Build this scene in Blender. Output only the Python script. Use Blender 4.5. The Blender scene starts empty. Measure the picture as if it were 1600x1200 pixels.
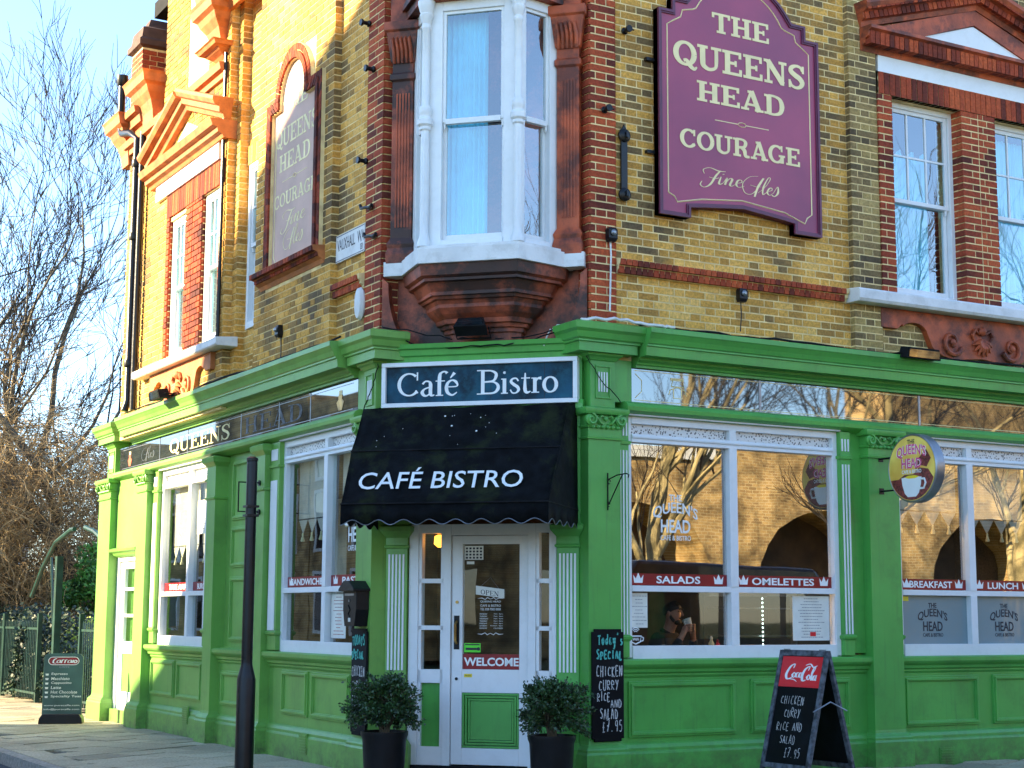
import bpy, bmesh, math, random
from mathutils import Matrix, Vector
random.seed(7)
R = math.radians
sc = bpy.context.scene
col = sc.collection

# ---------------------------------------------------------------- camera, sky, sun, exposure
CX, CY = -6.302, -12.114
YAW, PITCH, ROLL, FPX = 29.695, 8.169, 0.268, 2523.5
_y, _p, _r = R(YAW), R(PITCH), R(ROLL)
Fw = Vector((math.sin(_y)*math.cos(_p), math.cos(_y)*math.cos(_p), math.sin(_p)))
_R0 = Vector((math.cos(_y), -math.sin(_y), 0)); _U0 = _R0.cross(Fw)
Rt = _R0*math.cos(_r) + _U0*math.sin(_r); Up = Rt.cross(Fw)
cam = bpy.data.cameras.new('camera'); camo = bpy.data.objects.new('camera', cam); col.objects.link(camo)
camo.matrix_world = Matrix(((Rt.x, Up.x, -Fw.x, CX), (Rt.y, Up.y, -Fw.y, CY), (Rt.z, Up.z, -Fw.z, 0), (0, 0, 0, 1)))
cam.sensor_width = 36; cam.lens = FPX/1600*36; cam.clip_start = .1; cam.clip_end = 2000
sc.camera = camo
SUN_EL, SUN_AZ = 21.0, 297.0          # azimuth clockwise from +Y: the sun stands behind the left street
w = bpy.data.worlds.new('World'); sc.world = w; w.use_nodes = True
nt = w.node_tree; bg = nt.nodes['Background']
sky = nt.nodes.new('ShaderNodeTexSky'); sky.sky_type = 'NISHITA'; sky.sun_disc = False
sky.sun_elevation = R(SUN_EL); sky.sun_rotation = R(SUN_AZ); sky.air_density = .85; sky.dust_density = .1; sky.ozone_density = 2.6
nt.links.new(sky.outputs[0], bg.inputs[0]); bg.inputs[1].default_value = .11
sl = bpy.data.lights.new('sun', 'SUN'); sl.energy = 4.4; sl.angle = R(.5); sl.color = (1, .80, .48)
so = bpy.data.objects.new('sun', sl); col.objects.link(so)
sdir = Vector((math.sin(R(SUN_AZ))*math.cos(R(SUN_EL)), math.cos(R(SUN_AZ))*math.cos(R(SUN_EL)), math.sin(R(SUN_EL))))
so.rotation_euler = sdir.to_track_quat('Z', 'Y').to_euler(); so.location = sdir*60
sc.view_settings.view_transform = 'Standard'; sc.view_settings.look = 'None'
sc.view_settings.gamma = 1; sc.view_settings.use_curve_mapping = False
sc.view_settings.exposure = 2.5

def px(p):
    v = Vector(p)-Vector((CX, CY, 0)); d = v.dot(Fw)
    if d < .1: return None
    return 800+FPX*v.dot(Rt)/d, 600-FPX*v.dot(Up)/d, d

# ---------------------------------------------------------------- helpers
S2 = math.sqrt(2); A = 1.397
def frame(o, u):
    u = Vector(u).normalized(); v = Vector((0, 0, 1)); n = u.cross(v)
    return Matrix(((u.x, v.x, n.x, o[0]), (u.y, v.y, n.y, o[1]), (u.z, v.z, n.z, o[2]), (0, 0, 0, 1)))
FR = frame((0, 0, 0), (1, 0, 0)); FL = frame((0, 0, 0), (0, -1, 0)); FC = frame((A/2, A/2, 0), (1, -1, 0))

class MB:
    def __init__(s): s.v = []; s.f = []; s.m = []; s.sm = []
    def add(s, vs, fs, mi=0, smooth=False):
        o = len(s.v); s.v += [tuple(q) for q in vs]; s.f += [tuple(i+o for i in f) for f in fs]
        s.m += [mi]*len(fs); s.sm += [smooth]*len(fs); return s
    def box(s, u0, u1, v0, v1, n0, n1, mi=0):
        return s.add([(u0, v0, n0), (u1, v0, n0), (u1, v1, n0), (u0, v1, n0), (u0, v0, n1), (u1, v0, n1), (u1, v1, n1), (u0, v1, n1)],
                     [(0, 3, 2, 1), (4, 5, 6, 7), (0, 1, 5, 4), (1, 2, 6, 5), (2, 3, 7, 6), (3, 0, 4, 7)], mi)
    def prism(s, poly, n0, n1, mi=0):
        k = len(poly)
        return s.add([(p[0], p[1], n0) for p in poly]+[(p[0], p[1], n1) for p in poly],
                     [tuple(range(k))[::-1], tuple(range(k, 2*k))]+[(i, (i+1) % k, (i+1) % k+k, i+k) for i in range(k)], mi)
    def profile(s, prof, u0, u1, mi=0):              # prof: (n, v) outline run along u
        k = len(prof)
        return s.add([(u0, p[1], p[0]) for p in prof]+[(u1, p[1], p[0]) for p in prof],
                     [tuple(range(k)), tuple(range(k, 2*k))[::-1]]+[(i, i+k, (i+1) % k+k, (i+1) % k) for i in range(k)], mi)
    def stack(s, u0, u1, nb, nf, prof, mi=0):        # prof: (offset, v) run round three sides of a block
        vs = []
        for o, v in prof: vs += [(u0-o, v, nb), (u0-o, v, nf+o), (u1+o, v, nf+o), (u1+o, v, nb)]
        fs = [(0, 1, 2, 3), tuple(len(vs)-4+i for i in (3, 2, 1, 0))]
        for i in range(len(prof)-1):
            a = i*4
            for j in range(4): fs.append((a+j, a+(j+1) % 4, a+4+(j+1) % 4, a+4+j))
        return s.add(vs, fs, mi)
    def tube(s, pts, r, k=6, mi=0, smooth=True, closed=False):
        pts = [Vector(p) for p in pts]; n = len(pts); rr = r if isinstance(r, (list, tuple)) else [r]*n
        vs = []; d0 = None
        for i, p in enumerate(pts):
            t = (pts[min(i+1, n-1)]-pts[max(i-1, 0)])
            t = t.normalized() if t.length > 1e-9 else Vector((0, 0, 1))
            if d0 is None:
                a = Vector((0, 0, 1)) if abs(t.z) < .9 else Vector((1, 0, 0)); x = t.cross(a).normalized()
            else:
                x = (d0-t*d0.dot(t)); x = x.normalized() if x.length > 1e-6 else t.orthogonal().normalized()
            d0 = x; y = t.cross(x)
            for j in range(k):
                an = 2*math.pi*j/k; vs.append(p+(x*math.cos(an)+y*math.sin(an))*rr[i])
        fs = [(i*k+j, i*k+(j+1) % k, (i+1)*k+(j+1) % k, (i+1)*k+j) for i in range(n-1) for j in range(k)]
        s.add(vs, fs, mi, smooth); o = len(s.v)-len(vs)
        if k > 3:
            s.f += [tuple(o+j for j in range(k))[::-1], tuple(o+(n-1)*k+j for j in range(k))]; s.m += [mi]*2; s.sm += [False]*2
        return s
    def lathe(s, prof, c=(0, 0, 0), axis='v', k=16, mi=0, smooth=True):   # prof: (r, h)
        vs = []
        for r, h in prof:
            for j in range(k):
                a = 2*math.pi*j/k; x, y = r*math.cos(a), r*math.sin(a)
                q = {'v': (x, h, y), 'n': (x, y, h), 'u': (h, x, y), 'z': (x, y, h)}[axis]
                vs.append((c[0]+q[0], c[1]+q[1], c[2]+q[2]))
        n = len(prof)
        fs = [(i*k+j, i*k+(j+1) % k, (i+1)*k+(j+1) % k, (i+1)*k+j) for i in range(n-1) for j in range(k)]
        s.add(vs, fs, mi, smooth); o = len(s.v)-len(vs)
        s.f += [tuple(o+j for j in range(k))[::-1], tuple(o+(n-1)*k+j for j in range(k))]; s.m += [mi]*2; s.sm += [False]*2
        return s
    def mesh(s, name, mats):
        me = bpy.data.meshes.new(name); me.from_pydata(s.v, [], s.f)
        for m in (mats if isinstance(mats, (list, tuple)) else [mats]): me.materials.append(m)
        me.polygons.foreach_set('material_index', s.m); me.polygons.foreach_set('use_smooth', s.sm)
        if len(s.f) < 60000:
            b = bmesh.new(); b.from_mesh(me); bmesh.ops.recalc_face_normals(b, faces=b.faces); b.to_mesh(me); b.free()
        if any(s.sm): me.set_sharp_from_angle(angle=R(38))
        me.update(); return me
    def build(s, name, mats, parent=None, mat=None, bevel=0, label=None):
        return link(s.mesh(name, mats), name, parent, mat, bevel, label)

def link(me, name, parent=None, mat=None, bevel=0, label=None):
    o = bpy.data.objects.new(name, me); col.objects.link(o)
    if parent is not None: o.parent = parent
    if mat is not None: o.matrix_basis = mat
    if bevel:
        m = o.modifiers.new('bevel', 'BEVEL'); m.width = bevel; m.segments = 2; m.limit_method = 'ANGLE'; m.angle_limit = R(40)
    if label: o['label'] = label
    return o
def thing(name, label, cat, mat=None, group=None):
    o = bpy.data.objects.new(name, None); col.objects.link(o); o.empty_display_size = .2
    if mat is not None: o.matrix_basis = mat
    o['label'] = label; o['category'] = cat
    if group: o['group'] = group
    return o
def tag(o, label, cat, group=None):
    o['label'] = label; o['category'] = cat
    if group: o['group'] = group
    return o
def structure(o): o['kind'] = 'structure'; return o
def stuff(o, label=None):
    o['kind'] = 'stuff'
    if label: o['label'] = label
    return o
def copy_tree(o, parent=None):
    c = o.copy(); col.objects.link(c)
    if parent is not None: c.parent = parent
    for ch in [q for q in bpy.data.objects if q.parent == o]: copy_tree(ch, c)
    return c
def T(u, v, n=0): return Matrix.Translation((u, v, n))

# ---------------------------------------------------------------- materials
def newmat(name):
    m = bpy.data.materials.new(name); m.use_nodes = True
    return m, m.node_tree, m.node_tree.nodes['Principled BSDF']
def mat(name, c, rough=.6, var=.12, scale=6, bump=.15, bscale=60, c2=None, spec=.5, metal=0, coat=0, dirt=0, dcol=(.05, .045, .035), dscale=2.2, bd=.01, dmin=.50):
    m, t, b = newmat(name); N = t.nodes; L = t.links
    tc = N.new('ShaderNodeTexCoord')
    nz = N.new('ShaderNodeTexNoise'); nz.inputs['Scale'].default_value = scale; nz.inputs['Detail'].default_value = 6
    L.new(tc.outputs['Object'], nz.inputs[0])
    mx = N.new('ShaderNodeMix'); mx.data_type = 'RGBA'
    c2 = c2 or tuple(x*(1-2*var) for x in c); c1 = tuple(min(1, x*(1+var)) for x in c)
    mr = N.new('ShaderNodeMapRange'); mr.inputs[1].default_value = .35; mr.inputs[2].default_value = .65
    L.new(nz.outputs[0], mr.inputs[0]); L.new(mr.outputs[0], mx.inputs[0])
    mx.inputs[6].default_value = (*c2, 1); mx.inputs[7].default_value = (*c1, 1)
    out = mx.outputs[2]
    if dirt:
        n2 = N.new('ShaderNodeTexNoise'); n2.inputs['Scale'].default_value = dscale; n2.inputs['Detail'].default_value = 9; n2.inputs['Roughness'].default_value = .68
        L.new(tc.outputs['Object'], n2.inputs[0])
        r2 = N.new('ShaderNodeMapRange'); r2.inputs[1].default_value = dmin; r2.inputs[2].default_value = dmin+.12; r2.inputs[4].default_value = dirt
        L.new(n2.outputs[0], r2.inputs[0])
        m2 = N.new('ShaderNodeMix'); m2.data_type = 'RGBA'; L.new(r2.outputs[0], m2.inputs[0]); L.new(out, m2.inputs[6]); m2.inputs[7].default_value = (*dcol, 1)
        out = m2.outputs[2]
    L.new(out, b.inputs['Base Color'])
    b.inputs['Roughness'].default_value = rough; b.inputs['Metallic'].default_value = metal; b.inputs['Specular IOR Level'].default_value = spec
    b.inputs['Coat Weight'].default_value = coat
    if bump:
        n3 = N.new('ShaderNodeTexNoise'); n3.inputs['Scale'].default_value = bscale; n3.inputs['Detail'].default_value = 4
        L.new(tc.outputs['Object'], n3.inputs[0])
        bp = N.new('ShaderNodeBump'); bp.inputs['Strength'].default_value = bump; bp.inputs['Distance'].default_value = bd
        L.new(n3.outputs[0], bp.inputs['Height']); L.new(bp.outputs[0], b.inputs['Normal'])
    return m
def brickmat(name, stops, rough=.85):
    m, t, b = newmat(name); N = t.nodes; L = t.links
    oi = N.new('ShaderNodeObjectInfo'); ge = N.new('ShaderNodeNewGeometry')
    ad = N.new('ShaderNodeMath'); ad.operation = 'ADD'; L.new(oi.outputs['Random'], ad.inputs[0]); L.new(ge.outputs['Random Per Island'], ad.inputs[1])
    fr = N.new('ShaderNodeMath'); fr.operation = 'FRACT'; L.new(ad.outputs[0], fr.inputs[0])
    nz = N.new('ShaderNodeTexNoise'); nz.inputs['Scale'].default_value = .9; nz.inputs['Detail'].default_value = 6; L.new(ge.outputs['Position'], nz.inputs[0])
    m1 = N.new('ShaderNodeMapRange'); m1.inputs[1].default_value = .3; m1.inputs[2].default_value = .7; m1.inputs[3].default_value = -.36; m1.inputs[4].default_value = .34; L.new(nz.outputs[0], m1.inputs[0])
    sc_ = N.new('ShaderNodeMapRange'); sc_.inputs[3].default_value = .18; sc_.inputs[4].default_value = .82; L.new(fr.outputs[0], sc_.inputs[0]); a2 = N.new('ShaderNodeMath'); a2.operation = 'ADD'; L.new(sc_.outputs[0], a2.inputs[0]); L.new(m1.outputs[0], a2.inputs[1])
    cr = N.new('ShaderNodeValToRGB'); e = cr.color_ramp.elements
    while len(e) < len(stops): e.new(.5)
    for q, (p, c) in zip(e, stops): q.position = p; q.color = (*c, 1)
    L.new(a2.outputs[0], cr.inputs[0])
    n2 = N.new('ShaderNodeTexNoise'); n2.inputs['Scale'].default_value = 38; n2.inputs['Detail'].default_value = 5; n2.inputs['Roughness'].default_value = .7; L.new(ge.outputs['Position'], n2.inputs[0])
    r2 = N.new('ShaderNodeMapRange'); r2.inputs[1].default_value = .35; r2.inputs[2].default_value = .75; r2.inputs[3].default_value = 1.15; r2.inputs[4].default_value = .45; L.new(n2.outputs[0], r2.inputs[0])
    mu = N.new('ShaderNodeMix'); mu.data_type = 'RGBA'; mu.blend_type = 'MULTIPLY'; mu.inputs[0].default_value = 1
    L.new(cr.outputs[0], mu.inputs[6]); L.new(r2.outputs[0], mu.inputs[7]); L.new(mu.outputs[2], b.inputs['Base Color'])
    b.inputs['Roughness'].default_value = rough; b.inputs['Specular IOR Level'].default_value = .25
    bp = N.new('ShaderNodeBump'); bp.inputs['Strength'].default_value = .5; bp.inputs['Distance'].default_value = .006
    L.new(n2.outputs[0], bp.inputs['Height']); L.new(bp.outputs[0], b.inputs['Normal'])
    return m
def glass(name, refl=.35, tint=(.9, .95, .95), wob=.0008, cloudy=0, rough=0):
    m, t, b = newmat(name); N = t.nodes; L = t.links; N.remove(b); out = N['Material Output']
    tr = N.new('ShaderNodeBsdfTransparent'); tr.inputs[0].default_value = (*tint, 1)
    gl = N.new('ShaderNodeBsdfGlossy'); gl.inputs['Roughness'].default_value = rough; gl.inputs[0].default_value = (1, 1, 1, 1)
    fr = N.new('ShaderNodeFresnel'); fr.inputs[0].default_value = 1.5
    ad = N.new('ShaderNodeMath'); ad.operation = 'ADD'; ad.use_clamp = True; ad.inputs[1].default_value = refl; L.new(fr.outputs[0], ad.inputs[0])
    ge = N.new('ShaderNodeNewGeometry'); fb = N.new('ShaderNodeMath'); fb.operation = 'SUBTRACT'; fb.inputs[0].default_value = 1; L.new(ge.outputs['Backfacing'], fb.inputs[1])
    mm_ = N.new('ShaderNodeMath'); mm_.operation = 'MULTIPLY'; L.new(ad.outputs[0], mm_.inputs[0]); L.new(fb.outputs[0], mm_.inputs[1])
    ms = N.new('ShaderNodeMixShader'); L.new(mm_.outputs[0], ms.inputs[0]); L.new(tr.outputs[0], ms.inputs[1]); L.new(gl.outputs[0], ms.inputs[2])
    if wob:
        tc = N.new('ShaderNodeTexCoord'); nz = N.new('ShaderNodeTexNoise'); nz.inputs['Scale'].default_value = 1.6; nz.inputs['Detail'].default_value = 1; L.new(tc.outputs['Object'], nz.inputs[0])
        bp = N.new('ShaderNodeBump'); bp.inputs['Strength'].default_value = 1; bp.inputs['Distance'].default_value = wob; L.new(nz.outputs[0], bp.inputs['Height']); L.new(bp.outputs[0], gl.inputs['Normal'])
    L.new(ms.outputs[0], out.inputs[0]); return m
def emit(name, c, s):
    m, t, b = newmat(name); b.inputs['Base Color'].default_value = (*c, 1); b.inputs['Emission Color'].default_value = (*c, 1); b.inputs['Emission Strength'].default_value = s; return m

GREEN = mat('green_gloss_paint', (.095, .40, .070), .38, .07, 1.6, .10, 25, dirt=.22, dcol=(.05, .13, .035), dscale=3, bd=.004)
GREENL = mat('green_paint_left_warm_lit', (.17, .40, .075), .42, .07, 1.6, .10, 25, dirt=.22, dcol=(.08, .16, .04), dscale=3, bd=.004)  # same green paint, yellowed by the left side's warm bounced light in its colour
WHITE = mat('white_gloss_paint', (.78, .80, .80), .4, .02, 2, .08, 30, dirt=.12, dcol=(.5, .5, .46), dscale=9, bd=.004)
STONE = mat('white_painted_stone', (.74, .74, .72), .7, .05, 4, .2, 40, dirt=.28, dcol=(.4, .38, .33), dscale=6)
YBRICK = brickmat('yellow_stock_brick', [(0, (.15, .10, .05)), (.2, (.27, .165, .06)), (.42, (.52, .265, .055)), (.7, (.78, .415, .085)), (1, (.84, .50, .14))])
DBRICK = brickmat('sooty_stock_brick', [(0, (.07, .05, .035)), (.25, (.15, .105, .05)), (.55, (.30, .20, .08)), (.8, (.42, .29, .10)), (1, (.48, .34, .13))])
RBRICK = brickmat('red_rubber_brick', [(0, (.07, .02, .018)), (.3, (.17, .035, .02)), (.55, (.36, .06, .025)), (1, (.55, .11, .035))])
VBRICK = brickmat('viaduct_brick', [(0, (.16, .10, .04)), (.5, (.42, .27, .10)), (1, (.55, .38, .16))])
MORTAR = mat('cream_mortar', (.96, .70, .34), .95, .15, 8, .4, 120, dirt=.3, dcol=(.3, .24, .12), dscale=2)
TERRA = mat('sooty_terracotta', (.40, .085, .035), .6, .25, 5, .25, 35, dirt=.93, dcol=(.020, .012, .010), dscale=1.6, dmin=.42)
TERRAL = mat('sun_toned_terracotta', (.52, .17, .045), .65, .15, 5, .3, 35, dirt=.3, dcol=(.12, .035, .015), dscale=4)  # red terracotta with the left wall's sunlit yellow-orange put into its colour
DARKT = mat('dark_weathered_stone', (.10, .05, .035), .8, .2, 5, .3, 30)
TERRAR = mat('red_terracotta', (.45, .085, .025), .6, .2, 5, .3, 35, dirt=.75, dcol=(.05, .015, .012), dscale=3, dmin=.47)
BLACK = mat('black_paint', (.006, .006, .008), .4, .2, 6, .15, 40, spec=.3)
BLACKM = mat('matt_black', (.008, .008, .009), .8, .3, 6, .2, 60, spec=.2)
PIPE = mat('cast_iron_black_paint', (.006, .0065, .008), .35, .2, 6, .2, 30, spec=.35)
PURPLE = mat('purple_sign_paint', (.36, .05, .11), .45, .06, 1.2, .05, 20, c2=(.27, .042, .10))
PURPLED = mat('dark_purple_moulding', (.12, .018, .055), .45, .1, 4, .05, 20)
CREAM = mat('cream_letter_paint', (.88, .72, .36), .5, .04, 6, 0)
PINKR = mat('faded_pink_render', (.62, .42, .34), .8, .07, 2.5, .15, 40, dirt=.25, dcol=(.5, .32, .25), dscale=4)
GOLDL = mat('faded_gold_lettering', (.90, .78, .42), .7, .08, 6, 0)
NAVY = mat('dark_blue_board', (.006, .060, .105), .5, .35, 4, .05, 20, dirt=.5, dcol=(.012, .11, .16), dscale=5, spec=.2)
NAVYL = mat('white_board_letter', (.86, .88, .86), .5, .02, 6, 0)
FASC = mat('black_fascia_glass', (.012, .018, .022), .02, .2, 6, 0); FASC.node_tree.nodes['Principled BSDF'].inputs['IOR'].default_value = 2.4
CANVAS = mat('black_awning_canvas', (.004, .005, .006), .85, .3, 9, .3, 90, dirt=.7, dcol=(.022, .030, .010), dscale=2.0, spec=.12)
CANVASW = mat('white_awning_print', (.78, .80, .78), .7, .04, 6, 0)
RED = mat('dark_red_vinyl', (.26, .006, .010), .3, .05, 6, 0)
COKE = mat('bright_red_panel', (.75, .012, .02), .35, .04, 6, 0)
CHALK = mat('white_chalk', (.62, .62, .60), .95, .2, 60, 0)
CHALKG = mat('turquoise_chalk', (.10, .50, .42), .95, .2, 60, 0)
SLATE = mat('blackboard_paint', (.004, .0045, .006), .6, .3, 3, .1, 60, dirt=.3, dcol=(.012, .02, .03), dscale=2.6, spec=.15)
GREYM = mat('grey_metal', (.30, .31, .33), .35, .1, 6, .1, 40, metal=.7)
WORN = mat('worn_grey_board_frame', (.09, .10, .12), .6, .4, 20, .3, 60)
BRASS = mat('aged_brass', (.45, .27, .08), .35, .2, 12, .1, 60, metal=.9)
PAPER = mat('white_paper', (.78, .78, .70), .8, .05, 6, 0)
INK = mat('dark_ink', (.03, .03, .04), .7, .05, 6, 0)
LIME = mat('lime_sticker', (.12, .75, .03), .5, .04, 6, 0)
YELL = mat('yellow_sticker', (.85, .66, .03), .5, .04, 6, 0)
CURT = mat('pale_blue_curtain', (.22, .72, .85), .9, .08, 3, 0)
BLIND = mat('beige_blind', (.62, .53, .42), .9, .06, 5, .1, 60)
INNER = mat('dark_interior_paint', (.035, .028, .022), .8, .2, 3, 0)
INNERW = mat('brown_interior_panel', (.10, .055, .025), .7, .3, 3, 0)
WOOD = mat('interior_wood', (.16, .07, .03), .5, .3, 8, 0)
SLAB = brickmat('paving_slab', [(0, (.30, .26, .18)), (.4, (.42, .365, .25)), (.8, (.50, .435, .30)), (1, (.55, .48, .34))])
JOINT = mat('dark_joint_soil', (.07, .06, .04), .95, .3, 20, .3, 120)
TARMAC = mat('tarmac', (.045, .047, .052), .9, .2, 40, .6, 300, bd=.004)
KERBM = mat('granite_kerb', (.30, .28, .24), .85, .2, 30, .3, 100)
YLINE = mat('yellow_road_paint', (.55, .42, .10), .8, .15, 25, 0, dirt=.6, dcol=(.12, .10, .06), dscale=14)
GRASS = mat('park_grass', (.07, .11, .025), .95, .4, 3, .5, 80)
BARK = mat('grey_brown_bark', (.10, .085, .055), .9, .35, 8, .5, 40, c2=(.05, .042, .03))
TWIG = mat('pale_dry_twig', (.40, .28, .13), .85, .4, 2.5, 0, c2=(.10, .075, .045))
TWIGD = mat('dark_twig', (.042, .034, .026), .9, .3, 2.5, 0)
PLANE = mat('mottled_plane_bark', (.50, .40, .20), .85, .1, 3, .3, 30, c2=(.14, .12, .06))
IVY = mat('dark_ivy_leaf', (.025, .05, .018), .5, .4, 3, 0)
LEAF = mat('box_leaf', (.035, .085, .022), .4, .35, 9, 0, c2=(.012, .03, .01))
LEAFY = mat('yellow_green_leaf', (.30, .42, .05), .6, .3, 3, 0)
LEAFB = mat('bright_green_leaf', (.07, .22, .03), .5, .4, 3, 0)
RAIL = mat('dark_green_railing', (.012, .05, .042), .4, .2, 6, .05, 40)
SKIN = mat('skin', (.52, .25, .16), .55, .08, 14, .05, 80, c2=(.42, .17, .11))
HAIR = mat('dark_hair', (.015, .010, .008), .6, .3, 60, .4, 200)
CLOTH = mat('black_jumper', (.010, .010, .013), .9, .2, 30, .3, 200)
CERAM = mat('white_ceramic', (.75, .80, .78), .25, .02, 6, 0)
GLS = glass('shop_glass', .27); GLL = glass('left_shop_glass', .08); GLU = glass('upper_sash_glass', .16, wob=.0025); GLD = glass('door_glass', .06)
FROST, _t, _b = newmat('frosted_film'); _b.inputs['Base Color'].default_value = (.20, .29, .31, 1); _b.inputs['Roughness'].default_value = .25; _b.inputs['Coat Weight'].default_value = .6
LAMPO = emit('lit_amber_lamp', (1, .32, .03), 1.2); LED = emit('led_strip', (.75, 1, .9), 1.5); WARML = emit('warm_bulb_and_fill', (1, .5, .18), 60)

for m_ in (GREEN, GREENL):
    t = m_.node_tree; N = t.nodes; L = t.links; b = N['Principled BSDF']; src = b.inputs['Base Color'].links[0].from_socket
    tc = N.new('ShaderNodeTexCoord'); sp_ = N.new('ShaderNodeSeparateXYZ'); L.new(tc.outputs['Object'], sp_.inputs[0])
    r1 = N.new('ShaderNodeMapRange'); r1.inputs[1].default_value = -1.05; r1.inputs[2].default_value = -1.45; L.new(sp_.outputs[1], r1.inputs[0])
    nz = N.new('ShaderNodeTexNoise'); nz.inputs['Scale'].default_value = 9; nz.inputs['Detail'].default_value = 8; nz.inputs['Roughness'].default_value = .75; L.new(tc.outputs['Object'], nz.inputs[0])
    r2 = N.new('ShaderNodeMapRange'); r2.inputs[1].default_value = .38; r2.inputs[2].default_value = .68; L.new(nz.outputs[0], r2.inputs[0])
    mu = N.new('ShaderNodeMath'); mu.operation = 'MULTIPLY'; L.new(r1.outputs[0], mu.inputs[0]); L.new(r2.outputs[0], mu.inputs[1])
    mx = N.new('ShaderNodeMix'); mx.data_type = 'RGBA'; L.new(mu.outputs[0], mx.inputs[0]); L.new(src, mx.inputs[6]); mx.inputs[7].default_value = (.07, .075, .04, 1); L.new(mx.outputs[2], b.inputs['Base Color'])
    # faint vertical streaks
    mp = N.new('ShaderNodeMapping'); mp.inputs['Scale'].default_value = (30, 1.6, 30); L.new(tc.outputs['Object'], mp.inputs[0]); n4 = N.new('ShaderNodeTexNoise'); n4.inputs['Scale'].default_value = 1; n4.inputs['Detail'].default_value = 3; L.new(mp.outputs[0], n4.inputs[0])
    r4 = N.new('ShaderNodeMapRange'); r4.inputs[1].default_value = .56; r4.inputs[2].default_value = .75; r4.inputs[4].default_value = .32; L.new(n4.outputs[0], r4.inputs[0])
    m4 = N.new('ShaderNodeMix'); m4.data_type = 'RGBA'; L.new(r4.outputs[0], m4.inputs[0]); L.new(mx.outputs[2], m4.inputs[6]); m4.inputs[7].default_value = (.06, .17, .05, 1); L.new(m4.outputs[2], b.inputs['Base Color'])

# ---------------------------------------------------------------- lettering
def _ln(x1, y1, x2, y2, w): return [([(x1, y1), (x2, y2)], [w, w])]
def _arc(cx, cy, rx, ry, a0, a1, wt, wn, n=18, ph=0):
    P, W = [], []
    for i in range(n+1):
        a = R(a0+(a1-a0)*i/n); P.append((cx+rx*math.cos(a), cy+ry*math.sin(a))); W.append(wn+(wt-wn)*abs(math.cos(a+R(ph)))**1.3)
    return [(P, W)]
def _cr(pts, ws, n=6):
    P, W = [], []; k = len(pts)
    for i in range(k-1):
        p0, p1, p2, p3 = pts[max(i-1, 0)], pts[i], pts[i+1], pts[min(i+2, k-1)]
        for j in range(n):
            t = j/n
            f = lambda c: .5*((2*p1[c])+(-p0[c]+p2[c])*t+(2*p0[c]-5*p1[c]+4*p2[c]-p3[c])*t*t+(-p0[c]+3*p1[c]-3*p2[c]+p3[c])*t**3)
            P.append((f(0), f(1))); W.append(ws[i]+(ws[i+1]-ws[i])*t)
    P.append(pts[-1]); W.append(ws[-1]); return [(P, W)]
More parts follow.
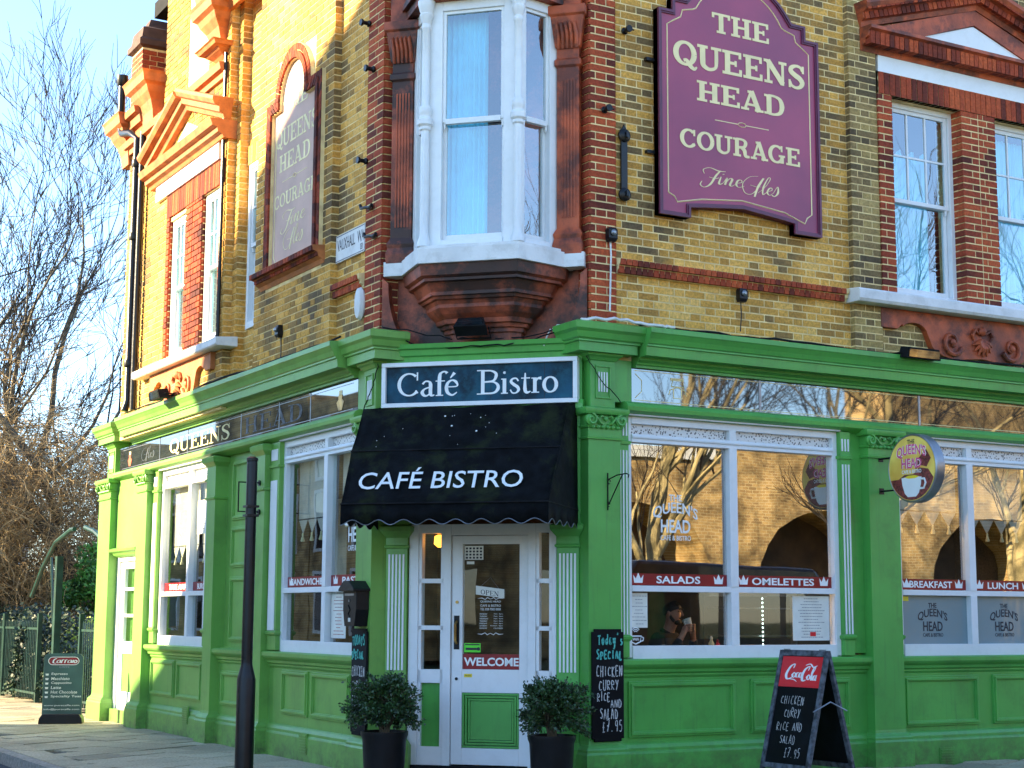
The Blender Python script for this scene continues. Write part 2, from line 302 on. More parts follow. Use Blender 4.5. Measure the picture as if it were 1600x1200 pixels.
def serif_glyph(c, S=.2, t=.1, s=.1):
    """Serif capitals one unit high; S stem, t thin stroke, s serif thickness. Returns (advance, strokes)."""
    h = s/2; e = S*.62
    foot = lambda x, y: _ln(x-S/2-e*.75, y, x+S/2+e*.75, y, s)
    if c == 'T': return .88, _ln(.44, 0, .44, 1, S)+_ln(0, 1-h, .88, 1-h, s)+_ln(.05, 1, .05, .74, t)+_ln(.83, 1, .83, .74, t)+foot(.44, h)
    if c == 'H': return 1.0, _ln(.22, 0, .22, 1, S)+_ln(.78, 0, .78, 1, S)+_ln(.22, .5, .78, .5, t)+foot(.22, h)+foot(.78, h)+foot(.22, 1-h)+foot(.78, 1-h)
    if c == 'E': return .84, _ln(.22, 0, .22, 1, S)+_ln(0, 1-h, .8, 1-h, s)+_ln(0, h, .82, h, s)+_ln(.22, .5, .6, .5, t)+_ln(.76, 1, .76, .73, t)+_ln(.78, 0, .78, .28, t)+_ln(.57, .62, .57, .38, t*.8)
    if c == 'F': return .8, _ln(.22, 0, .22, 1, S)+_ln(0, 1-h, .8, 1-h, s)+_ln(.22, .5, .6, .5, t)+_ln(.76, 1, .76, .73, t)+foot(.22, h)
    if c in 'QO': return .96, _arc(.48, .5, .38, .45, 0, 360, S, t, 30)+(_cr([(.42, .2), (.55, .22), (.7, .02), (.86, -.08), (.97, .02)], [t, t*1.2, S*.8, S*.6, t*.5]) if c == 'Q' else [])
    if c == 'U': return .98, _cr([(.2, 1), (.2, .4), (.24, .16), (.48, .04), (.73, .14), (.78, .4), (.78, 1)], [S, S, S*.9, t*1.2, t, t*1.3, t*1.3])+foot(.2, 1-h)+foot(.78, 1-h)
    if c == 'N': return 1.02, _ln(.2, 0, .2, 1, t)+_ln(.84, 0, .84, 1, t)+_ln(.18, .96, .84, .06, S)+_ln(.02, h, .38, h, s)+_ln(0, 1-h, .25, 1-h, s)+_ln(.66, 1-h, 1.02, 1-h, s)
    if c == 'S': return .78, _cr([(.66, .78), (.56, .93), (.36, .965), (.16, .86), (.14, .7), (.32, .56), (.52, .45), (.64, .28), (.55, .1), (.36, .03), (.16, .1), (.08, .26)], [t, t, t, S*.8, S*.95, S, S, S*.95, S*.7, t, t, t])+_ln(.68, 1, .68, .68, t*.8)+_ln(.07, .34, .07, 0, t*.8)
    if c == 'A': return 1.0, _ln(.16, 0, .47, 1, t)+_ln(.47, 1, .82, 0, S)+_ln(.26, .3, .7, .3, t)+_ln(0, h, .36, h, s)+_ln(.62, h, 1.02, h, s)+_ln(.3, 1-h, .5, 1-h, s)
    if c == 'D': return .94, _ln(.22, 0, .22, 1, S)+_cr([(.2, .96), (.5, .955), (.74, .82), (.82, .5), (.74, .18), (.5, .045), (.2, .04)], [t, t, S*.8, S, S*.8, t, t])+_ln(0, 1-h, .3, 1-h, s)+_ln(0, h, .3, h, s)
    if c in 'CG':
        g = _arc(.47, .5, .38, .45, 48, 318 if c == 'C' else 335, S, t, 24)+_ln(.78, 1, .78, .66, t*.9)
        return (.88, g+_ln(.8, .14, .72, .26, t)) if c == 'C' else (.98, g+_ln(.8, .02, .8, .42, S*.9)+_ln(.6, .42, .98, .42, s))
    if c in 'RPB':
        g = _ln(.22, 0, .22, 1, S)+_cr([(.2, .96), (.52, .955), (.7, .86), (.72, .72), (.6, .54), (.2, .5)], [t, t, S*.8, S*.9, t*1.3, t])+_ln(0, 1-h, .3, 1-h, s)
        if c == 'R': return .96, g+foot(.22, h)+_cr([(.5, .5), (.66, .36), (.72, .08), (.95, .06)], [S*.8, S, S*.8, s])
        if c == 'P': return .82, g+foot(.22, h)
        return .88, g+_cr([(.2, .5), (.6, .5), (.78, .38), (.79, .2), (.62, .05), (.2, .04)], [t, t, S*.8, S*.95, t*1.3, t])+_ln(0, h, .3, h, s)
    X = .64
    if c == 'a': return .56, _cr([(.1, .5), (.2, .61), (.34, .6), (.4, .48), (.4, .12), (.45, .03), (.55, .05)], [t*1.4, t, t*1.2, S, S, S*.7, t*.6])+_cr([(.4, .38), (.18, .3), (.09, .16), (.16, .04), (.28, .03), (.4, .14)], [t, t, S, S*.8, t, t])
    if c == 'f': return .36, _cr([(.46, .92), (.38, .99), (.25, .95), (.18, .78), (.17, 0)], [S*.9, t, t*1.3, S, S])+_ln(.03, X-.03, .38, X-.03, s)+_ln(.04, h, .32, h, s)
    if c in 'eé':
        g = _cr([(.1, .36), (.47, .38), (.43, .56), (.28, .625), (.13, .52), (.08, .32), (.13, .12), (.3, .02), (.47, .13)], [t*.8, t*.8, S*.8, t, S*.8, S, S*.9, t*1.2, t*.7])
        return .55, g+([([(.22, .72), (.38, .93)], [t*.6, S*.95])] if c == 'é' else [])
    if c == 'i': return .32, _ln(.16, 0, .16, X-.02, S)+_ln(.03, h, .29, h, s)+_ln(.04, X-h-.02, .16, X-h-.02, s)+_arc(.16, .86, .02, .02, 0, 360, .07, .07, 8)
    if c == 's': return .44, _cr([(.36, .5), (.28, .61), (.14, .59), (.09, .48), (.2, .36), (.33, .26), (.37, .14), (.28, .03), (.14, .03), (.06, .16)], [t, t, t*1.2, S*.8, S*.9, S*.9, S*.8, t, t, t*.8])
    if c == 't': return .38, _cr([(.18, .82), (.17, .18), (.24, .03), (.38, .07)], [t*.7, S, S*.8, t*.6])+_ln(.03, X-.03, .36, X-.03, s)
    if c == 'r': return .43, _ln(.16, 0, .16, X-.02, S)+_ln(.03, h, .32, h, s)+_ln(.03, X-h-.02, .16, X-h-.02, s)+_cr([(.17, .42), (.26, .57), (.4, .59)], [t, t*1.2, S])
    if c == 'o': return .60, _arc(.3, .32, .23, .3, 0, 360, S, t, 22)
    return .42, []
SANS_NUM = 0
def strokes_mesh(strokes, fit, n, mi_depth=.0015):
    mb = MB(); z = n
    for P, W in strokes:
        z += .00004; vs = []; k = len(P)
        for i, p in enumerate(P):
            a, b = P[max(i-1, 0)], P[min(i+1, k-1)]; dx, dy = b[0]-a[0], b[1]-a[1]; l = math.hypot(dx, dy) or 1
            nx, ny = -dy/l*W[i]/2, dx/l*W[i]/2
            q1 = fit(p[0]+nx, p[1]+ny); q2 = fit(p[0]-nx, p[1]-ny)
            vs += [(q1[0], q1[1], z), (q2[0], q2[1], z), (q1[0], q1[1], z-mi_depth), (q2[0], q2[1], z-mi_depth)]
        fs = []
        for i in range(k-1):
            o = i*4; fs += [(o, o+1, o+5, o+4), (o, o+4, o+6, o+2), (o+1, o+3, o+7, o+5)]
        fs += [(0, 2, 3, 1), (4*k-4, 4*k-3, 4*k-1, 4*k-2)]
        mb.add(vs, fs)
    return mb
def serif(s, name, parent, u0, u1, v0, v1, n, m, S=.2, t=.1, sf=.1, gap=.06, slope=0, mat4=None, shear=0):
    st = []; x = 0
    for c in s:
        a, g = serif_glyph(c, S, t, sf)
        st += [([(p[0]+x, p[1]) for p in P], W) for P, W in g]; x += a+gap
    x -= gap; k = (u1-u0)/x; h = v1-v0
    return strokes_mesh(st, lambda a, b: (u0+a*k+shear*b*h, v0+b*h+slope*(a/x)), n).build(name, m, parent, mat4)
def scrawl(lines, name, parent, fit, n, m):
    return strokes_mesh([s for l in lines for s in l], fit, n).build(name, m, parent)
_cache = {}
def sans(s, name, parent, u0, u1, v0, v1, n, m, bold=.0, depth=.0015, shear=0, arch=0, slope=0, mat4=None, sp=1.0):
    key = (s, bold, sp)
    if key not in _cache:
        cu = bpy.data.curves.new('lettering', 'FONT'); cu.body = s; cu.offset = bold; cu.resolution_u = 3; cu.space_character = sp; cu.fill_mode = 'FRONT'
        ob = bpy.data.objects.new('lettering', cu); col.objects.link(ob)
        dg = bpy.context.evaluated_depsgraph_get(); me = bpy.data.meshes.new_from_object(ob.evaluated_get(dg))
        vs = [tuple(v.co) for v in me.vertices]; fs = [tuple(p.vertices) for p in me.polygons]
        bpy.data.objects.remove(ob); bpy.data.curves.remove(cu); bpy.data.meshes.remove(me)
        xs = [v[0] for v in vs]; ys = [v[1] for v in vs]
        _cache[key] = (vs, fs, min(xs), max(xs), min(ys), max(ys))
    vs, fs, x0, x1, y0, y1 = _cache[key]; out = []
    for x, y, _ in vs:
        a = (x-x0)/(x1-x0); b = (y-y0)/(y1-y0)
        out.append((u0+a*(u1-u0)+shear*b*(v1-v0), v0+b*(v1-v0)+arch*(1-(2*a-1)**2)+slope*a, n))
    mb = MB(); mb.add(out, fs)
    k = len(out); ed = {}
    for f in fs:
        for i in range(len(f)):
            e = (f[i], f[(i+1) % len(f)]); ed[e] = ed.get(e, 0)+1
    bd = [e for e in ed if (e[1], e[0]) not in ed]
    mb.add([(p[0], p[1], p[2]-depth) for p in out], []); mb.f += [(a, b, b+k, a+k) for a, b in bd]; mb.m += [0]*len(bd); mb.sm += [False]*len(bd)
    return mb.build(name, m, parent, mat4)
# chalk hand: simple single-stroke capitals on a unit box
CH = {'C': [[(.8, .85), (.4, 1), (.1, .6), (.2, .1), (.8, .1)]], 'H': [[(.15, 1), (.1, 0)], [(.8, 1), (.75, 0)], [(.1, .5), (.8, .55)]], 'I': [[(.4, 1), (.4, 0)]],
      'K': [[(.15, 1), (.15, 0)], [(.75, 1), (.15, .45), (.8, 0)]], 'E': [[(.8, .95), (.15, .95), (.15, .02), (.8, .05)], [(.15, .5), (.65, .52)]], 'N': [[(.1, 0), (.12, 1), (.75, .02), (.8, 1)]],
      'U': [[(.1, 1), (.12, .2), (.45, 0), (.75, .25), (.8, 1)]], 'R': [[(.15, 0), (.15, 1), (.7, .9), (.7, .6), (.15, .5), (.8, 0)]], 'Y': [[(.1, 1), (.45, .5)], [(.85, 1), (.3, -.05)]],
      'A': [[(.05, 0), (.4, 1), (.8, 0)], [(.2, .4), (.65, .4)]], 'D': [[(.15, 0), (.15, 1), (.7, .8), (.8, .4), (.6, .05), (.15, 0)]], 'S': [[(.75, .9), (.4, 1), (.15, .75), (.7, .35), (.5, 0), (.1, .1)]],
      'L': [[(.2, 1), (.15, 0), (.75, .03)]], 'P': [[(.15, 0), (.15, 1), (.7, .9), (.7, .6), (.15, .5)]], 'T': [[(0, .95), (.85, 1)], [(.42, 1), (.4, 0)]],
      'O': [[(.45, 1), (.12, .75), (.15, .2), (.5, 0), (.8, .3), (.75, .8), (.45, 1)]], '7': [[(.1, 1), (.75, 1), (.3, 0)], [(.2, .5), (.65, .52)]], '9': [[(.7, .6), (.3, .5), (.15, .8), (.5, 1), (.7, .8), (.6, 0)]],
      '5': [[(.75, 1), (.25, 1), (.2, .6), (.6, .6), (.7, .25), (.4, 0), (.1, .1)]], '.': [[(.3, .0), (.35, .08)]], ',': [[(.35, .12), (.25, -.15)]], '£': [[(.7, .9), (.4, 1), (.35, .6), (.3, .1), (.1, .02), (.75, .05)], [(.1, .5), (.6, .5)]],
      'o': [[(.45, .6), (.15, .35), (.4, 0), (.7, .3), (.45, .6)]], 'd': [[(.65, .5), (.3, .5), (.15, .2), (.4, 0), (.65, .25)], [(.7, 1), (.65, 0)]], 'a': [[(.65, .5), (.3, .55), (.15, .2), (.4, 0), (.65, .3), (.65, .55), (.7, 0)]],
      'y': [[(.15, .6), (.25, .15), (.6, .25)], [(.7, .6), (.5, -.3), (.15, -.35)]], "'": [[(.4, 1), (.35, .8)]], 's': [[(.6, .55), (.3, .6), (.25, .4), (.6, .25), (.4, 0), (.15, .05)]], ' ': []}
def chalk(rows, name, parent, n, m, w=.012):
    """rows: (text, u0, u1, v0, v1)"""
    rnd = random.Random(len(rows)*13+5); st = []
    for s, u0, u1, v0, v1 in rows:
        k = (u1-u0)/len(s)
        for i, c in enumerate(s):
            jy = rnd.uniform(-.08, .08); js = rnd.uniform(.85, 1.1)
            for P in CH.get(c, []):
                pts = [(u0+k*(i+.08+p[0]*.86), v0+(p[1]*js+jy)*(v1-v0)) for p in P]
                st += _cr(pts, [w*rnd.uniform(.6, 1.2) for _ in pts], 4)
    return strokes_mesh(st, lambda a, b: (a, b), n).build(name, m, parent)
def crown(parent, u, v, s, n, m):
    return MB().prism([(u-s*.5, v), (u+s*.5, v), (u+s*.62, v+s*.8), (u+s*.3, v+s*.42), (u, v+s), (u-s*.3, v+s*.42), (u-s*.62, v+s*.8)], n-.001, n).build('crown_print', m, parent)
SCR = dict(  # script lettering, one polyline list per word: (points, widths)
 fine=[([(.02, .28), (.0, .1), (.1, .02), (.22, .2), (.30, .6), (.38, .86)], [.01, .03, .02, .05, .05, .03]), ([(.04, .62), (.0, .8), (.14, .92), (.34, .84), (.5, .86)], [.01, .02, .02, .04, .02]), ([(.16, .5), (.3, .48), (.38, .54)], [.015, .02, .02]),
       ([(.42, .6), (.40, .3), (.44, .26), (.50, .36)], [.02, .05, .03, .01]), ([(.455, .74), (.47, .72)], [.045, .045]), ([(.50, .36), (.56, .6), (.54, .27)], [.01, .03, .05]), ([(.545, .34), (.62, .58), (.68, .56), (.65, .3), (.70, .26), (.76, .36)], [.01, .02, .05, .05, .02, .01]),
       ([(.78, .42), (.90, .5), (.88, .6), (.81, .56), (.79, .36), (.86, .26), (.98, .36)], [.01, .02, .02, .04, .05, .02, .01])],
 ales=[([(.34, .95), (.12, .85), (.0, .5), (.12, .12), (.3, .1), (.42, .4), (.5, .9)], [.01, .015, .02, .02, .02, .03, .04]), ([(.5, .9), (.42, .5), (.4, .0)], [.05, .06, .05]), ([(.2, .5), (.4, .46), (.5, .5)], [.015, .015, .01]),
       ([(.46, .2), (.6, .5), (.68, .9), (.62, .95), (.56, .5), (.6, .16), (.68, .3)], [.01, .01, .02, .02, .05, .03, .01]), ([(.68, .3), (.8, .42), (.78, .52), (.72, .48), (.70, .28), (.78, .18), (.86, .3)], [.01, .02, .02, .04, .05, .02, .01]),
       ([(.86, .3), (.93, .62), (.98, .34), (.92, .16), (.84, .2)], [.01, .02, .06, .03, .04])],
 cola=[([(.22, .72), (.24, .95), (.12, .82), (.03, .4), (.08, .12), (.2, .18), (.28, .32)], [.02, .03, .05, .06, .06, .03, .01]), ([(.28, .5), (.23, .35), (.28, .2), (.34, .35), (.28, .5)], [.02, .05, .02, .04, .02]), ([(.44, .46), (.37, .46), (.36, .25), (.44, .24)], [.02, .04, .05, .01]),
       ([(.54, .46), (.47, .46), (.46, .25), (.53, .26), (.545, .5), (.54, .28), (.58, .22)], [.02, .04, .05, .02, .03, .05, .01]), ([(.14, .12), (.3, .1), (.42, -.02)], [.03, .04, .01]),
       ([(.72, .62), (.74, .85), (.62, .7), (.56, .35), (.6, .05), (.70, .1)], [.02, .03, .05, .06, .06, .03]), ([(.60, .9), (.74, .98), (.86, .8), (.97, .9)], [.02, .04, .04, .02]), ([(.77, .4), (.72, .25), (.77, .1), (.82, .25), (.77, .4)], [.02, .05, .02, .04, .02]),
       ([(.85, .3), (.93, .72), (.9, .85), (.86, .5), (.87, .08)], [.01, .02, .02, .05, .04]), ([(1.0, .34), (.94, .33), (.92, .12), (.98, .14), (1.01, .38), (1.0, .12), (1.04, .1)], [.02, .04, .05, .02, .03, .05, .01])],
 carr=[([(.14, .8), (.04, .6), (.04, .25), (.16, .2)], [.05, .06, .06, .04]), ([(.3, .6), (.2, .5), (.2, .25), (.3, .3), (.32, .6), (.34, .25)], [.04]*6), ([(.38, .22), (.4, .6), (.48, .6)], [.05]*3), ([(.52, .22), (.54, .6), (.62, .6)], [.05]*3),
       ([(.76, .6), (.66, .5), (.66, .25), (.76, .3), (.78, .6), (.8, .25)], [.04]*6), ([(.84, .25), (.86, .6)], [.05]*2), ([(.96, .6), (.9, .4), (.96, .22), (1.03, .42), (.96, .6)], [.05]*5)])
def script(word, name, parent, u0, u1, v0, v1, n, m, shear=0, fat=1.0, slope=0):
    st = []
    for P, W in SCR[word]: st += _cr(P, [x*fat for x in W], 6)
    a = (u1-u0); h = (v1-v0)
    return strokes_mesh(st, lambda x, y: (u0+x*a+shear*y*h, v0+y*h+slope*x), n).build(name, m, parent)

# ---------------------------------------------------------------- ground
GZ = -1.42
kerb_x = -2.28
o = MB().box(-300, 300, -300, 300, GZ-1.2, GZ-.16).build('ground', GRASS); structure(o)
# road on the left street and the street in front (both in tarmac), 12 cm below the pavement
o = MB().box(-9.4, kerb_x-.13, -120, 200, GZ-.5, GZ-.12).box(kerb_x-.13, 120, -12.2, -3.4, GZ-.5, GZ-.124).build('road', TARMAC); structure(o)
o = MB().box(kerb_x-.42, kerb_x-.34, -3, 120, GZ-.12, GZ-.116).box(kerb_x-.62, kerb_x-.54, -3, 120, GZ-.12, GZ-.116).build('yellow_lines', YLINE); structure(o)
k = structure(bpy.data.objects.new('kerb', MB().box(kerb_x-.13, kerb_x, -3.4, 2, GZ-.4, GZ-.02).mesh('kerb', JOINT))); col.objects.link(k)
kst = MB().box(-.065, .065, -.455, .455, -.12, .018).mesh('kerb_stone', KERBM)
for i in range(22):
    o = link(kst, 'kerb_stone', k, Matrix.Translation((kerb_x-.065, -2.5+i*.925, GZ-.02)))
pv = structure(MB().box(kerb_x, 60, -3.4, 90, GZ-.4, GZ-.022).build('pavement', JOINT))
_a = R(28); ca, sa = math.cos(_a), math.sin(_a)
slabs, rest = [], MB(); rs = random.Random(3)
cache = {}
for j in range(-20, 52):
    wv = .40; off = rs.uniform(0, .6); x = -9+off
    while x < 12:
        L_ = rs.choice([.45, .6, .6, .75]); cx, cyy = x+L_/2, j*wv
        X = cx*ca-cyy*sa-1; Y = cx*sa+cyy*ca+2
        inb = (X > kerb_x+.32 and Y > -3.0 and (X < 1.0 or Y < 1.0) and (X < .3 if Y > 0 else True) and Y < 20)
        if inb:
            slabs.append((X, Y, L_, wv, rs.uniform(-.004, .004)))
        x += L_
def vis(p):
    q = px(p)
    return q and -60 < q[0] < 1660 and -60 < q[1] < 1260 and q[2]
slabs.sort(key=lambda s: (0 if vis((s[0], s[1], GZ)) else 1, (Vector((s[0], s[1], GZ))-Vector((CX, CY, 0))).length))
for i, (X, Y, L_, wv, dz) in enumerate(slabs):
    if i < 290 and vis((X, Y, GZ)):
        if L_ not in cache: cache[L_] = MB().box(-L_/2+.007, L_/2-.007, -wv/2+.007, wv/2-.007, -.05, 0).mesh('paving_slab', SLAB)
        o = link(cache[L_], 'paving_slab', pv, Matrix.Translation((X, Y, GZ+dz)) @ Matrix.Rotation(_a, 4, 'Z') @ Matrix.Rotation(rs.uniform(-.006, .006), 4, 'X'))
    else:
        c = [(ca*a-sa*b+X, sa*a+ca*b+Y) for a, b in ((-L_/2+.007, -wv/2+.007), (L_/2-.007, -wv/2+.007), (L_/2-.007, wv/2-.007), (-L_/2+.007, wv/2-.007))]
        rest.add([(p[0], p[1], GZ-.05) for p in c]+[(p[0], p[1], GZ+dz) for p in c], [(4, 5, 6, 7), (0, 1, 5, 4), (1, 2, 6, 5), (2, 3, 7, 6), (3, 0, 4, 7)])
# narrow edging row by the kerb
for i in range(30):
    y = -3+i*.9; rest.box(kerb_x+.01, kerb_x+.30, y, y+.89, GZ-.05, GZ)
stuff(rest.build('paving_slabs_beyond', SLAB, pv))

# ================================================================ the public house
pub = thing('public_house', 'Victorian corner pub in yellow stock brick with a green wooden shopfront', 'pub')
def P(name, mb, m, F, bevel=0, parent=None, label=None): return mb.build(name, m, parent or pub, F if parent is None else None, bevel, label)

def wall_boxes(mb, u0, u1, v0, v1, n0, n1, ops):
    us = sorted({u0, u1, *[x for o in ops for x in o[:2] if u0 < x < u1]}); vs = sorted({v0, v1, *[x for o in ops for x in o[2:] if v0 < x < v1]})
    for a, b in zip(us, us[1:]):
        run = None
        for c, d in zip(vs, vs[1:]):
            mu, mv = (a+b)/2, (c+d)/2
            hole = any(o[0] < mu < o[1] and o[2] < mv < o[3] for o in ops)
            if hole:
                if run is not None: mb.box(a, b, run, c, n0, n1)
                run = None
            elif run is None: run = c
        if run is not None: mb.box(a, b, run, v1, n0, n1)
BP = .0722
def lay(lst, u0, u1, v0, v1, d, ops, m, deep=.1, seed=1, soldier=False, us=.222, uh=.105, over=0):
    """Flemish bond brickwork: collects (ua, ub, va, vb, n front, depth, material)."""
    rnd = random.Random(seed); j0 = math.floor(v0/BP)
    for j in range(j0, int(v1/BP)+1):
        a, b = max(v0, j*BP+.0068), min(v1, (j+1)*BP-.0068)
        if b-a < .02: continue
        mv = (a+b)/2
        iv = [(u0-over, u1+over)]
        for o in ops:
            if o[2] < mv < o[3]:
                iv = [q for s, e in iv for q in ((s, min(e, o[0])), (max(s, o[1]), e)) if q[1]-q[0] > .03]
        per = us+uh+.026
        for s, e in iv:
            u = math.floor(s/per)*per+(0 if j % 2 else (us-uh)/2+uh+.013)-per; t = 0
            row = []
            while u < e:
                L_ = us if t % 2 == 0 else uh
                ua, ub = max(s, u), min(e, u+L_)
                if ub > ua: row.append([ua, ub])
                u += L_+.013; t += 1
            if not row: continue
            row[0][0] = s; row[-1][1] = e
            if len(row) > 1 and row[0][1]-row[0][0] < .055: row[1][0] = s; row.pop(0)
            if len(row) > 1 and row[-1][1]-row[-1][0] < .055: row[-2][1] = e; row.pop()
            for ua, ub in row: lst.append((ua, ub, a, b, d+rnd.uniform(.0015, .005), deep, m))
def place(lst, parent, F, keep=300, name='brick'):
    best = []
    for q in lst:
        c = F @ Vector(((q[0]+q[1])/2, (q[2]+q[3])/2, q[4])); r = px(c)
        s = -1
        if r and 0 < r[0] < 1600 and 0 < r[1] < 1200: s = (q[1]-q[0])/(r[2]**2)
        best.append((s, q))
    best.sort(key=lambda x: -x[0]); mbs = {}; mc = {}
    for i, (s, q) in enumerate(best):
        ua, ub, va, vb, n, dp, m = q
        if i < keep and s > 0:
            k = (round(ub-ua, 2), round(vb-va, 3), m.name, dp)
            if k not in mc:
                w_, h_ = (ub-ua)/2, (vb-va)/2; mc[k] = MB().box(-w_, w_, -h_, h_, -dp, 0).mesh(name, m)
            link(mc[k], name, parent, T((ua+ub)/2, (va+vb)/2, n))
        else: mbs.setdefault(m.name, (m, MB()))[1].box(ua, ub, va, vb, n-dp, n)
    for nm, (m, mb) in mbs.items(): stuff(mb.build('brickwork', m, parent))

# ---------------- right wall, upper storey
TOP = 8.2
ropsR = [(5.05, 6.03, 3.2, 5.33), (6.52, 7.5, 3.2, 5.33)]
mb = MB(); wall_boxes(mb, A+.006, 9, 2.3, TOP, -.3, 0, ropsR)
mb.box(A+.02, 1.675, 2.3, TOP, -.2, .02).box(4.50, 4.86, 2.3, TOP, .0, .06)
mb.box(4.87, 5.045, 3.2, 5.57, 0, .08).box(6.04, 6.51, 3.2, 5.33, -.15, .08).box(4.87, 7.7, 5.335, 5.57, 0, .08).box(7.51, 7.7, 3.2, 5.57, 0, .08)
wr = P('brick_wall', mb, MORTAR, FR, label='upper brick wall right of the corner')
br = []
lay(br, 1.69, 4.49, 2.45, TOP, 0, [], YBRICK, seed=2)
lay(br, 7.7, 8.98, 2.45, TOP, 0, [], DBRICK, seed=3)
lay(br, 4.87, 7.7, 5.57, TOP, 0, [], DBRICK, seed=4)
lay(br, 4.87, 7.7, 2.45, 3.12, 0, [], DBRICK, seed=5)
lay(br, 4.50, 4.86, 2.45, TOP, .06, [], DBRICK, seed=6, deep=.09, over=.004)
lay(br, A, 1.68, 2.45, TOP, .02, [], RBRICK, seed=7, deep=.18, over=.006)
lay(br, 4.87, 5.05, 3.2, 5.33, .08, [], RBRICK, seed=8, deep=.2, over=.004)
lay(br, 6.03, 6.265, 3.2, 5.33, .08, [], RBRICK, seed=9, deep=.24, over=.004)
lay(br, 6.285, 6.52, 3.2, 5.33, .08, [], RBRICK, seed=10, deep=.24, over=.004)
lay(br, 7.5, 7.7, 3.2, 5.33, .08, [], RBRICK, seed=11, deep=.2)
u = 4.88
while u < 7.68:       # soldier course over the two windows
    br.append((u, u+.066, 5.335, 5.565, .088+random.uniform(0, .004), .2, RBRICK)); u += .076
place(br, wr, FR, 300)

def moulding(name, F, u0, u1, prof, m, bevel=0, mi=0): return P(name, MB().profile(prof, u0, u1), m, F, bevel)
def string_course(F, u0, u1, d=0, v=3.10):
    o = moulding('string_course', F, u0, u1, [(d, v), (d+.025, v), (d+.03, v+.03), (d+.055, v+.045), (d+.055, v+.075), (d+.075, v+.09), (d+.085, v+.135), (d+.0, v+.155)], MORTAR)
    mbs = []; x = u0+.004; mc = {}
    mm = MB()
    while x < u1-.08:
        for (a, b, n) in ((v+.006, v+.07, d+.060), (v+.078, v+.132, d+.090)):
            mm.box(x, x+.056, a, b, d, n)
        x += .064
    stuff(mm.build('moulded_bricks', RBRICK, o)); return o
string_course(FR, 1.69, 4.42)
string_course(FL, -2.44, -1.76)
# sash windows with panes
def sash(F, u0, u1, v0, v1, d, lights=(3, 2), curtain=True, low=1, label=None, meet=.5, name='sash_window', blind=None):
    wnd = MB(); fr = .055
    wnd.box(u0, u0+fr, v0, v1, d-.12, d-.02).box(u1-fr, u1, v0, v1, d-.12, d-.02).box(u0+fr, u1-fr, v1-fr, v1, d-.12, d-.02).box(u0+fr, u1-fr, v0, v0+fr*1.3, d-.12, d-.005)
    o = P(name, wnd, WHITE, F, .004, label=label)
    m = v0+(v1-v0)*meet; a, b = u0+fr+.006, u1-fr-.006
    up = MB(); s = .042; t0, t1 = m-.02, v1-fr
    up.box(a, a+s, t0, t1, d-.075, d-.04).box(b-s, b, t0, t1, d-.075, d-.04).box(a+s, b-s, t1-s, t1, d-.075, d-.04).box(a+s, b-s, t0, t0+s, d-.075, d-.035)
    nx, ny = lights
    for i in range(1, nx): x = a+s+(b-a-2*s)*i/nx; up.box(x-.011, x+.011, t0+s, t1-s, d-.068, d-.045)
    for i in range(1, ny): y = t0+s+(t1-t0-2*s)*i/ny; up.box(a+s, b-s, y-.011, y+.011, d-.067, d-.046)
    for q in (a+.02, b-.05): up.prism([(q, t0), (q+.03, t0), (q+.024, t0-.05), (q+.006, t0-.07)], d-.07, d-.045)
    up.build('upper_sash', WHITE, o, None, .002)
    lo = MB(); t2 = v0+fr*1.3
    lo.box(a, a+s, t2, t0, d-.115, d-.08).box(b-s, b, t2, t0, d-.115, d-.08).box(a+s, b-s, t2, t2+s*1.5, d-.115, d-.08).box(a+s, b-s, t0-.0, t0+.035, d-.115, d-.08)
    lo.build('lower_sash', WHITE, o, None, .002)
    for i in range(nx):
        for j in range(ny):
            xa = a+s+(b-a-2*s)*i/nx+.011*(i > 0); xb = a+s+(b-a-2*s)*(i+1)/nx-.011*(i < nx-1); ya = t0+s+(t1-t0-2*s)*j/ny+.011*(j > 0); yb = t0+s+(t1-t0-2*s)*(j+1)/ny-.011*(j < ny-1)
            MB().box(xa, xb, ya, yb, d-.061, d-.056).build('pane', GLU, o)
    MB().box(a+s, b-s, t2+s*1.5, t0, d-.1, d-.095).build('pane', GLU, o)
    if curtain:
        c = MB(); n = 48; vs = []; x0, x1 = u0+.05, u1-(.16 if curtain == 2 else .05)
        for i in range(n+1):
            x = x0+(x1-x0)*i/n; z = d-.24+.02*math.sin(i*1.15)+.012*math.sin(i*2.7+1)
            vs += [(x, v0+.02, z), (x, v1-(.1 if curtain == 1 else .46)+(.04*math.sin(i*.6) if curtain == 2 else 0), z)]
        c.add(vs, [(2*i, 2*i+2, 2*i+3, 2*i+1) for i in range(n)], 0, True); c.build('curtain', CURT, o)
    return o
for (a, b, _, _), cu in zip(ropsR, (2, 1)):
    sash(FR, a, b, 3.24, 5.33, -.04, (3, 2), cu, label='six-over-one white sash window with a pale curtain')
mb = MB(); mb.profile([(-.1, 3.10), (.20, 3.10), (.22, 3.13), (.22, 3.215), (.20, 3.235), (-.1, 3.26)], 4.43, 7.9)
P('window_sill', mb, STONE, FR, .006)
